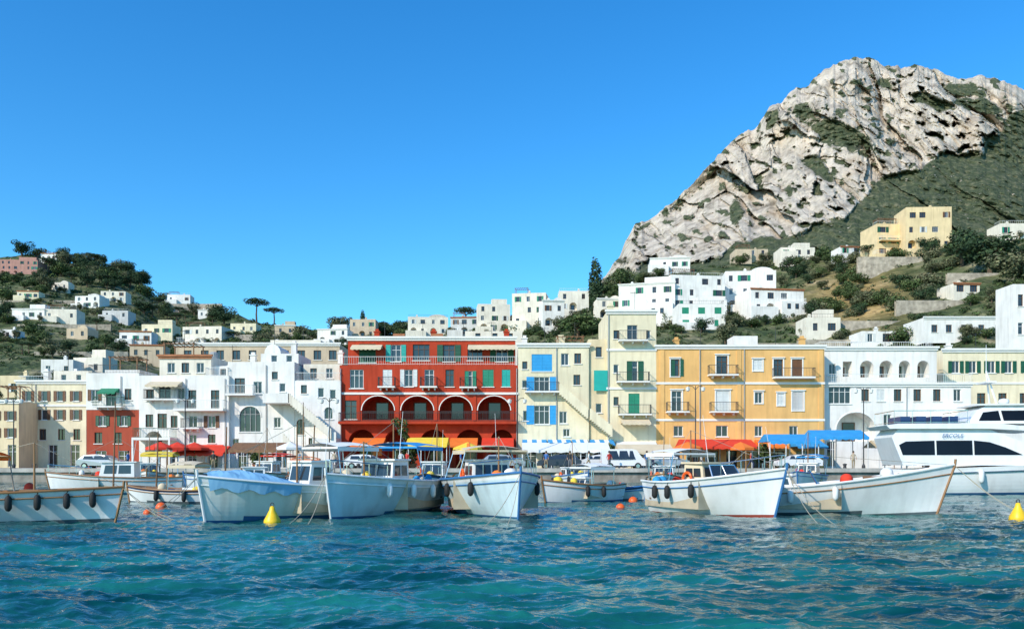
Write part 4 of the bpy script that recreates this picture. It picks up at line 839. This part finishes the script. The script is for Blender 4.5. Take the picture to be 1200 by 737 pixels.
boat('motor_boat','white boat with a blue canopy moored at the quay near the blue awnings',935,56,-120,6.5,2.3,.9,1.3,.3,.5,BOATW,ANTB,BOATW,{'cabin':(.4,.6,.75,.8),'canopy':[(.08,.4,.9,2.5,BLUC)],'masts':[(.5,4.,0)],'line':0,'gm':RUBB})
boat('motor_boat','small white boat tied beside the quay under the large white house',172,60,-70,6.5,2.3,.9,1.3,.3,.5,BOATW,ANTB,BOATW,{'cabin':(.4,.62,.8,.8),'masts':[(.5,4.,0)],'line':0,'gm':RUBW})
boat('fishing_boat','ivory boat tied to the quay in front of the arched window house',285,58,-100,7,2.5,.9,1.4,.3,.5,BOATG,ANTB,BOATG,{'cabin':(.4,.62,.8,.9),'masts':[(.5,4.4,0)],'line':0,'gm':RUBW,'canopy':[(.08,.38,.95,2.6,REDC)]})
def yacht():
    D=50; L=17; rz=math.radians(-7); sx,sy=PX(1040,D),D
    loc=(sx+L/2*math.cos(rz)-2.2*math.sin(rz),sy+L/2*math.sin(rz)+2.2*math.cos(rz),0)
    r=thing('motor_yacht','large white motor yacht with long dark side windows at the right edge','yacht',loc,rz)
    n=30; m=MB(); B=4.4
    def hf(t):
        return B/2*(.86+.14*math.sin(min(1,t/.4)*1.57)) if t<.5 else B/2*(1-((t-.5)/.5)**2.6)
    def sh(t): return 1.5+.9*t**1.5
    def pt(t,s,sd): z=-.5+(sh(t)+.5)*s; return ((t-.5)*L+1.6*s*t**4+(.9*s if t==0 else 0)+.9*(1-t)**6*(0 if t==0 else s),sd*hf(t)*s**(.18+.5*t*t),z)
    for sd in (-1,1):
        for i in range(n):
            for j in range(10):
                q=[pt(i/n,j/10,sd),pt((i+1)/n,j/10,sd),pt((i+1)/n,(j+1)/10,sd),pt(i/n,(j+1)/10,sd)]
                m.mi=1 if (q[0][2]+q[2][2])/2<.12 else 0; m.add(q,[(0,1,2,3)])
    m.mi=0
    for j in range(10): m.add([pt(0,j/10,-1),pt(0,j/10,1),pt(0,(j+1)/10,1),pt(0,(j+1)/10,-1)],[(0,1,2,3)])
    for i in range(n): m.add([pt(i/n,1,-1),pt((i+1)/n,1,-1),pt((i+1)/n,1,1),pt(i/n,1,1)],[(0,1,2,3)])
    m.build('hull',[BOATW,ANTB],r,True)
    for sd in (-1,1):
        s=MB(); s.path([tuple(Vector(pt(i/n,.86,sd))+Vector((0,sd*.03,0))) for i in range(n+1)],.05,6); s.build('rub_rail',STEEL,r)
    s=MB(); s.box(-L/2-.5,-L/2+.4,-1.9,1.9,.25,.38); s.build('swim_platform',TIMB,r)
    def cx(px): return (px-1030)*.0475-L/2
    def cz(py): return PZ(py,D)
    def house(poly,w0,w1,name,parent):
        zs=[p[1] for p in poly]; z0,z1=min(zs),max(zs); N=len(poly); h=MB(); hw=lambda z:w0+(w1-w0)*(z-z0)/(z1-z0)
        vs=[(x,-hw(z),z) for x,z in poly]+[(x,hw(z),z) for x,z in poly]
        h.add(vs,[tuple(range(N)),tuple(range(2*N-1,N-1,-1))]+[(k,(k+1)%N,N+(k+1)%N,N+k) for k in range(N)]); return h.build(name,BOATW,parent),hw
    P=[(cx(1050),cz(545)),(cx(1038),cz(512)),(cx(1046),cz(502)),(cx(1150),cz(502)),(cx(1190),cz(518)),(cx(1235),cz(534)),(cx(1262),cz(545))]
    dh,hw=house(P,1.95,1.7,'deckhouse',r)
    def side(poly,hw,name,mat,par,off=.02):
        for sd in (-1,1):
            g=MB(); g.add([(x,sd*(hw(z)+off),z) for x,z in poly],[tuple(range(len(poly)))]); g.build(name,mat,par)
    side([(cx(1050),cz(533)),(cx(1046),cz(521)),(cx(1054),cz(517)),(cx(1088),cz(516)),(cx(1088),cz(533))],hw,'side_window',YGL,dh)
    side([(cx(1090),cz(533)),(cx(1090),cz(516)),(cx(1132),cz(516)),(cx(1132),cz(533))],hw,'side_window',YGL,dh)
    side([(cx(1134),cz(533)),(cx(1134),cz(516)),(cx(1152),cz(518)),(cx(1170),cz(524)),(cx(1190),cz(533))],hw,'side_window',YGL,dh)
    s=MB(); s.ext([(cx(1034),cz(502)),(cx(1030),cz(498)),(cx(1044),cz(496)),(cx(1160),cz(496)),(cx(1215),cz(503)),(cx(1215),cz(506)),(cx(1150),cz(502.5))],-2.0,2.0); s.build('upper_deck',BOATW,r)
    P2=[(cx(1128),cz(496.3)),(cx(1140),cz(481)),(cx(1152),cz(475)),(cx(1215),cz(475)),(cx(1258),cz(496.3))]
    wh,hw2=house(P2,1.65,1.4,'wheelhouse',r)
    side([(cx(1141),cz(493)),(cx(1147),cz(483)),(cx(1165),cz(481)),(cx(1167),cz(493))],hw2,'side_window',YGL,wh)
    side([(cx(1170),cz(493)),(cx(1168),cz(481)),(cx(1200),cz(481)),(cx(1206),cz(493))],hw2,'side_window',YGL,wh)
    side([(cx(1210),cz(493)),(cx(1204),cz(481)),(cx(1219),cz(481)),(cx(1242),cz(493))],hw2,'side_window',YGL,wh)
    s=MB(); s.box(cx(1140),cx(1222),-1.6,1.6,cz(475)+.003,cz(473)); s.build('wheelhouse_roof',BOATW,r)
    railing(r,cx(1040),cx(1126),-1.9,1.9,cz(496),.75,STEEL,1.0)
    s=MB()
    for sd in (-1,1):
        pts=[]
        for i in range(9):
            t=.62+.37*i/8; p=pt(t,1,sd); s.tube(p,(p[0],p[1]*.97,p[2]+.7),.02,n=4); pts.append((p[0],p[1]*.97,p[2]+.7))
        s.path(pts,.025,5)
    s.build('bow_rail',STEEL,r)
    s=MB(); x=cx(1172); s.tube((x,-.5,cz(473)),(x-.4,0,cz(432)),.05,n=5); s.tube((x,.5,cz(473)),(x-.4,0,cz(432)),.05,n=5); s.tube((x-.4,0,cz(432)),(x-.4,0,cz(400)),.03,.012,n=5); s.box(x-.7,x-.1,-.7,.7,cz(447),cz(445)); s.build('radar_mast',BOATW,r)
    s=MB(); s.lathe([(.01,0),(.25,.02),(.3,.15),(.25,.3),(.01,.36)],(x+.6,0,cz(472)),12); s.build('radar_dome',BOATW,r,True)
    for k in range(4):
        s=MB(); s.box(cx(1052)+k*.9,cx(1052)+k*.9+.55,-1.2,1.2,cz(496)+.02,cz(496)+.45); s.build('seat',NAVY,r)
    for t in (.1,.3,.5):
        p=pt(t,.75,-1); s=MB(); capsule(s,(p[0],p[1]-.2,p[2]),.16,.5); s.tube((p[0],p[1]-.2,p[2]+.3),(p[0],p[1],sh(t)),.015,n=4); s.build('fender',BOATW,r,True)
    cu=bpy.data.curves.new('boat_name','FONT'); cu.body='ERCOLE'; cu.size=.62; cu.extrude=.008; cu.shear=.3; to=bpy.data.objects.new('t',cu); col.objects.link(to)
    dg=bpy.context.evaluated_depsgraph_get(); me=bpy.data.meshes.new_from_object(to.evaluated_get(dg)); bpy.data.objects.remove(to)
    me.materials.clear(); me.materials.append(RUBB); o=bpy.data.objects.new('boat_name',me); col.objects.link(o); o.parent=r; o.rotation_euler=(math.pi/2,0,0); o.location=(cx(1096),-1.88,cz(512.5))
    o.scale=(.52,.52,.52)
yacht()
def buoy(px,py,s,m,label,cone=True):
    D=2000/(py-540) if py>545 else 40; r=s*D/F/2
    root=thing('mooring_buoy',label,'buoy',(PX(px,D),D,0))
    b=MB()
    if cone: b.lathe([(.01,-r*.6),(r*.7,-r*.5),(r,-.05*r),(r*.95,.4*r),(r*.6,1.05*r),(r*.32,1.6*r),(r*.26,1.95*r),(.01,2.05*r)],n=16)
    else: b.lathe([(r*max(.01,math.sin(math.pi*k/8)),-r*math.cos(math.pi*k/8)+r*.35) for k in range(9)],n=16)
    b.build('float',m,root,True); z=2.05*r if cone else 1.35*r
    q=MB(); ring(q,(0,0,z+r*.15),r*.2,r*.05); q.build('ring',IRON,root)
    return root
buoy(319,613,20,BUOY_Y,'large yellow cone buoy in front of the blue canvas boat')
buoy(1193,609,20,BUOY_Y,'large yellow cone buoy at the right edge of the photo')
buoy(189,597,13,BUOY_O,'orange ball buoy nearest the dark wooden boat',False)
buoy(173,603,10,BUOY_O,'small orange buoy left of the larger orange ball',False)
buoy(657,588,12,BUOY_Y,'yellow buoy in front of the small white canopy boat')
buoy(727,597,11,BUOY_O,'lower orange ball buoy in open water near the little open boat',False)
buoy(742,589,11,BUOY_O,'upper orange ball buoy beside the little open boat',False)
# ---------------------------------------------------------------- quay furniture
def parasol(px,D,r,h,m,label):
    root=thing('parasol',label,'parasol',(PX(px,D),D,GZ)); s=MB(); s.tube((0,0,0),(0,0,h),.04,n=6); s.lathe([(.3,0),(.3,.08),(.05,.1)],n=10); s.build('pole',TIMB,root)
    c=MB(); n=8
    for k in range(n):
        a,b=2*math.pi*k/n,2*math.pi*(k+1)/n; A=(r*math.cos(a),r*math.sin(a),h-.55); B_=(r*math.cos(b),r*math.sin(b),h-.55)
        c.add([(0,0,h+.05),A,B_],[(0,1,2)]); c.quad(A,B_,(B_[0],B_[1],h-.8),(A[0],A[1],h-.8))
    c.build('canopy',m,root)
for i,(px,m,l) in enumerate([(188,REDC,'red parasol at the left end of the cafe terrace'),(208,REDC,'red parasol second along the cafe terrace'),(228,REDC,'red parasol at the right end of the left terrace'),(340,WHC,'white parasol below the outside stair'),(372,CRC,'cream parasol left of the red palazzo'),(455,CRC,'cream parasol before the first palazzo arches'),(806,ORG,'orange parasol at left of the ochre building front'),(868,ORG,'orange parasol by the right red awning'),(548,YELC,'yellow parasol in front of the red palazzo'),(1048,WHC,'white parasol behind the yacht stern')]): parasol(px,86+(i%3),1.5,2.7,m,l)
def pavilion(px0,px1,pt_,D,m,label,dp=4):
    k=D/F; w=(px1-px0)*k; root=thing('canopy_tent',label,'canopy',(PX(px0,D),D,GZ)); z=PZ(pt_,D)-GZ
    for x in (0.05,w/3,2*w/3,w-.05):
        for y in (0.05,dp-.05):
            s=MB(); s.tube((x,y,0),(x,y,z-.75),.05,n=6); s.build('post',IRONW,root)
    c=MB(); N=8
    for i in range(N):
        a,b=w*i/N,w*(i+1)/N; c.quad((a,-.2,z-.8),(b,-.2,z-.8),(b,dp*.5,z),(a,dp*.5,z)); c.quad((a,dp+.2,z-.8),(b,dp+.2,z-.8),(b,dp*.5,z),(a,dp*.5,z)); c.add([(a,-.2,z-.8),(b,-.2,z-.8),(b,-.21,z-1.),((a+b)/2,-.21,z-1.1),(a,-.21,z-1.)],[(0,1,2,3,4)])
    for x in (0,w): c.add([(x,-.2,z-.8),(x,dp+.2,z-.8),(x,dp*.5,z)],[(0,1,2)])
    c.build('canopy',m,root)
pavilion(902,960,508,86,BLUC,'blue canopy shelter at the left of the two blue ones')
pavilion(955,1018,503,87,BLUC,'larger blue canopy shelter right of the other blue one')
pavilion(800,882,514,86.5,REDC,'long red orange canopy in front of the ochre building')
pavilion(612,715,518,86.5,WHC,'long white canopy in front of the house with blue shutters')
pavilion(478,524,512,88,YELC,'yellow canopy before the red palazzo')
pavilion(725,790,520,87,CRC,'cream canopy below the tall pale yellow building')
pavilion(200,262,522,88,REDC,'red canopy in front of the large white house')
pavilion(268,332,518,85,TIMB,'brown roofed quay kiosk in front of the arched window house')
pavilion(1030,1110,515,87,CRC,'cream canopy behind the motor yacht')
def lamp(px,D,h,label):
    r=thing('street_lamp',label,'street lamp',(PX(px,D),D,GZ)); s=MB(); s.lathe([(.18,0),(.18,.3),(.09,.5),(.06,.6),(.05,h-.6),(.035,h)],n=8)
    s.build('post',IRON,r); s=MB()
    for sd in (-1,1): s.path([(0,0,h-.4),(sd*.3,0,h-.05),(sd*.6,0,h),(sd*.75,0,h-.15)],.03)
    s.build('arm',IRON,r)
    for sd in (-1,1):
        g=MB(); g.lathe([(.02,.1),(.22,0),(.17,-.3),(.02,-.38)],(sd*.75,0,h-.2),8); g.build('lantern',LAMPG,r)
for px,h,l in ((815,8.2,'tall double lantern street lamp before the ochre building'),(1012,8,'double lantern street lamp before the white loggia building'),(217,7,'double lantern street lamp before the large white house'),(16,7,'double lantern street lamp at far left'),(386,7,'double lantern street lamp left of the red palazzo'),(606,7,'double lantern street lamp between red palazzo and blue shutters')): lamp(px,84,h,l)
def car(px,D,m,label,rz=0,van=False):
    r=thing('parked_van' if van else 'parked_car',label,'van' if van else 'car',(PX(px,D),D,GZ),rz); h=1.95 if van else 1.45; b=MB(); L=2.15
    prof=[(-L,.35),(-L,.85),(-L+.15,.95),(-1.45,h-.06),(-.2,h),(.55,h-.1),(1.25,1.0),(L-.1,.82),(L,.6),(L,.35)]
    if van: prof=[(-L,.35),(-L,h-.1),(-L+.15,h),(.9,h),(1.25,h-.1),(1.75,1.15),(L-.05,.95),(L,.6),(L,.35)]
    n=len(prof); w=.84; hw=lambda z:w if z<1. else w-.16*(z-1)/(.5)
    vs=[(x,-hw(z),z) for x,z in prof]+[(x,hw(z),z) for x,z in prof]; b.add(vs,[tuple(range(n)),tuple(range(2*n-1,n-1,-1))]+[(k,(k+1)%n,n+(k+1)%n,n+k) for k in range(n)]); b.build('body',m,r)
    for sd in (-1,1):
        for (a,c) in ((-1.5,-.55),(-.48,.45),(.5,1.0)):
            g=MB(); z0,z1=.98,h-.16; g.add([(a-(0),sd*(hw(z0)+.012),z0),(c+.1,sd*(hw(z0)+.012),z0),(c-.12,sd*(hw(z1)+.012),z1),(a+.08,sd*(hw(z1)+.012),z1)],[(0,1,2,3)]); g.build('side_window',GLS,r)
        for x in (-1.35,1.35):
            t=MB(); t.tube((x,sd*.72,.32),(x,sd*.87,.32),.32,n=16); wh=t.build('wheel',TYRE,r); t=MB(); t.tube((x,sd*.871,.32),(x,sd*.885,.32),.19,n=12); t.build('rim',STEEL,wh)
        t=MB(); t.box(L-.06,L+.015,sd*.6-.14,sd*.6+.14,.6,.74); t.build('headlight',HLT,r); t=MB(); t.box(-L-.015,-L+.04,sd*.65-.1,sd*.65+.1,.68,.85); t.build('tail_light',TLT,r)
CW=M('car_white',(.72,.72,.72),.25,.03,spec=.7); CS=M('car_silver',(.42,.44,.45),.3,.04,metal=.4); CD=M('car_dark',(.03,.04,.06),.25,.05,spec=.7); CRD=M('car_red',(.4,.03,.02),.25,.05,spec=.7)
car(730,83.4,CW,'white parked van under the tall pale yellow building',0,True); car(782,83.2,CS,'silver parked car at the left of the ochre building'); car(655,83.5,CD,'dark parked car before the blue shuttered house',math.pi); car(590,83.6,CS,'silver parked car at the right end of the red palazzo'); car(935,83.2,CW,'white parked car before the blue canopy',math.pi); car(430,83.6,CW,'white parked car before the red palazzo'); car(120,83.5,CS,'silver parked car before the white and red house'); car(700,86.,CW,'white parked car left of the white van',math.pi)
def person_mesh(walk):
    a=.28 if walk else .07
    V=[(0,0,.95),(0,0,1.15),(0,0,1.38),(0,.0,1.5),(0,-.01,1.6),(0,-.01,1.68),
       (-.1,0,.9),(-.11,-a,.5),(-.11,-a*.6,.08),(-.11,-a*.6-.14,.03),(.1,0,.9),(.11,a*.6,.5),(.11,a*1.5,.1),(.11,a*1.5-.13,.04),
       (-.19,0,1.4),(-.25,.06,1.13),(-.26,-.06,.88),(.19,0,1.4),(.25,-.06,1.13),(.26,-.14,.9)]
    E=[(0,1),(1,2),(2,3),(3,4),(4,5),(0,6),(6,7),(7,8),(8,9),(0,10),(10,11),(11,12),(12,13),(2,14),(14,15),(15,16),(2,17),(17,18),(18,19)]
    Rr=[.13,.12,.14,.055,.09,.08,.09,.06,.045,.04,.09,.06,.045,.04,.06,.042,.034,.06,.042,.034]
    me=bpy.data.meshes.new('p'); me.from_pydata(V,E,[]); o=bpy.data.objects.new('p',me); col.objects.link(o)
    md=o.modifiers.new('s','SKIN'); sv=me.skin_vertices[0].data
    for i,r in enumerate(Rr): sv[i].radius=(r,r*.85)
    sv[0].use_root=True; o.modifiers.new('u','SUBSURF').levels=1
    dg=bpy.context.evaluated_depsgraph_get(); res=bpy.data.meshes.new_from_object(o.evaluated_get(dg)); bpy.data.objects.remove(o); return res
PM=[person_mesh(False),person_mesh(True)]
SH=[M('shirt_white',(.7,.7,.68)),M('shirt_blue',(.05,.15,.4)),M('shirt_red',(.5,.04,.03)),M('shirt_black',(.03,.03,.03)),M('shirt_beige',(.5,.4,.28))]; TR=[M('trousers_navy',(.03,.04,.09)),M('trousers_khaki',(.33,.26,.16)),M('shorts_grey',(.2,.2,.2))]
def person(px,D,wk,s,t,rz,label,z=GZ):
    r=thing('person',label,'person',(PX(px,D),D,z),rz); me=PM[wk].copy(); me.materials.clear()
    for m in (SKIN,SH[s],TR[t]): me.materials.append(m)
    for p in me.polygons:
        c=p.center; p.material_index=1 if (.96<c.z<1.46 and not (abs(c.x)>.2 and c.z<1.15)) else (2 if (.1<c.z<=.97 and abs(c.x)<.22) else 0); p.use_smooth=True
    o=bpy.data.objects.new('body',me); col.objects.link(o); o.parent=r
    h=MB(); h.lathe([(.02,.13),(.07,.115),(.1,.05),(.1,-.02),(.085,-.06)],(0,.015,1.655),10); h.build('hair',HAIRM,r,True)
for i,a in enumerate([(470,81.2,0,0,0,.3,'person in a white top standing on the quay before the red palazzo'),(477,81.4,0,2,1,-.5,'person in a red top beside the one in white'),(540,81.5,1,1,1,1.6,'person in a blue top walking along the quay'),(668,81.3,0,3,2,0,'person in a black top on the quay by the blue shuttered house'),(690,81.6,1,0,1,-1.6,'person in white top and khaki trousers walking left'),(758,81.2,0,1,2,.4,'person in blue top and grey shorts near the cream canopy'),(765,81.5,0,4,0,2.,'person in a beige top next to the cream canopy'),(880,81.3,1,2,0,1.4,'person in a red top walking below the ochre building'),(250,81.4,0,3,1,0,'person in a black top near the red canopy'),(350,81.3,0,0,2,.8,'person in white top and grey shorts below the outside stair'),(1000,81.4,0,4,1,0,'person in a beige top near the larger blue canopy'),(150,81.6,1,1,0,-1.5,'person in a blue top walking before the white and red house'),(714,81.3,0,2,2,.5,'person in a red top and grey shorts beside the white van'),(822,81.4,1,0,2,1.5,'person in a white top walking before the red orange canopy'),(640,81.5,0,1,1,-.4,'person in a blue top left of the dark parked car'),(392,81.3,0,4,0,.2,'person in a beige top left of the red palazzo'),(600,81.4,1,3,1,1.5,'person in a black top walking by the palazzo corner')]): person(*a)
for i,px in enumerate(range(40,1180,95)):
    s=MB(); s.lathe([(.22,0),(.18,.08),(.13,.35),(.2,.45),(.2,.52),(.02,.58)],(0,0,0),10); o=s.build('bollard',IRON,None,True); o.location=(PX(px,80.9),80.9,GZ+.0); tag(o,'black iron mooring bollard on the quay edge','bollard','bollards along the quay edge')
def potted(px,D,h,label,m=LG):
    r=thing('potted_shrub',label,'plant',(PX(px,D),D,GZ)); s=MB(); s.lathe([(.01,0),(.3,0),(.42,.5),(.45,.55),(.36,.55),(.01,.5)],n=12); s.build('pot',TERRA,r)
    R_=random.Random(int(px)); s=MB(); s.tube((0,0,.4),(0,0,h*.6),.05,n=5); s.build('trunk',BARK,r)
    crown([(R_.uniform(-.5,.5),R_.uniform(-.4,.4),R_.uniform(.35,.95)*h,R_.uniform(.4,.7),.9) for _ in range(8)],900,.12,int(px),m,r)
for px,h,l in ((470,5.2,'tall leafy green tree in a pot before the red palazzo arches'),(484,2.6,'small shrub right of the tall potted tree'),(432,2.4,'small potted shrub at the left of the red palazzo'),(716,2.4,'potted shrub below the tall pale yellow building'),(300,2.2,'potted shrub under the arched window'),(896,2.5,'potted shrub between the red and blue canopies'),(1085,2.6,'potted shrub behind the yacht')): potted(px,90.5,h,l)
for px,D,t,l in ((262,40,500,'thin wooden pole left of the arched window house'),(365,42,498,'thin wooden pole in front of the outside stair'),(182,44,505,'thin wooden pole left of the red parasols'),(132,46,470,'tall thin wooden pole in front of the white and red house')):
    s=MB(); s.tube((0,0,-1),(.15,0,PZ(t,D)),.06,.03,8); o=s.build('mooring_pole',TIMB); o.location=(PX(px,D),D,0); tag(o,l,'pole')
# ---------------------------------------------------------------- light, sky, camera
S=Vector((-.60,-.60,.55)).normalized(); el=math.asin(S.z)
sd=bpy.data.lights.new('sun','SUN'); sd.energy=4.4; sd.angle=math.radians(.5); sd.color=(1,.90,.77); so=bpy.data.objects.new('sun',sd); col.objects.link(so); so.rotation_euler=S.to_track_quat('Z','Y').to_euler()
w=bpy.data.worlds.new('World'); bpy.context.scene.world=w; w.use_nodes=True; N=w.node_tree.nodes; L=w.node_tree.links
sk=N.new('ShaderNodeTexSky'); sk.sky_type='NISHITA'; sk.sun_disc=False; sk.sun_elevation=el; sk.sun_rotation=math.atan2(S.x,S.y); sk.altitude=0; sk.air_density=1.0; sk.dust_density=.4; sk.ozone_density=1.8
hs=N.new('ShaderNodeHueSaturation'); hs.inputs['Saturation'].default_value=1.38; hs.inputs['Value'].default_value=1.0; L.new(sk.outputs[0],hs.inputs['Color'])
tn=N.new('ShaderNodeMix'); tn.data_type='RGBA'; tn.blend_type='MULTIPLY'; tn.inputs[0].default_value=1; L.new(hs.outputs[0],tn.inputs[6]); tn.inputs[7].default_value=(.80,1.42,1.62,1)
L.new(tn.outputs[2],N['Background'].inputs['Color']); N['Background'].inputs['Strength'].default_value=.145
cd=bpy.data.cameras.new('camera'); co=bpy.data.objects.new('camera',cd); col.objects.link(co); co.location=(0,0,H); co.rotation_euler=(math.pi/2,0,0); cd.lens=30; cd.sensor_width=36; cd.shift_y=(540-368.5)/1200; cd.clip_end=20000; cd.clip_start=.1
sc=bpy.context.scene; sc.camera=co; sc.view_settings.view_transform='Standard'; sc.view_settings.look='None'; sc.view_settings.exposure=0
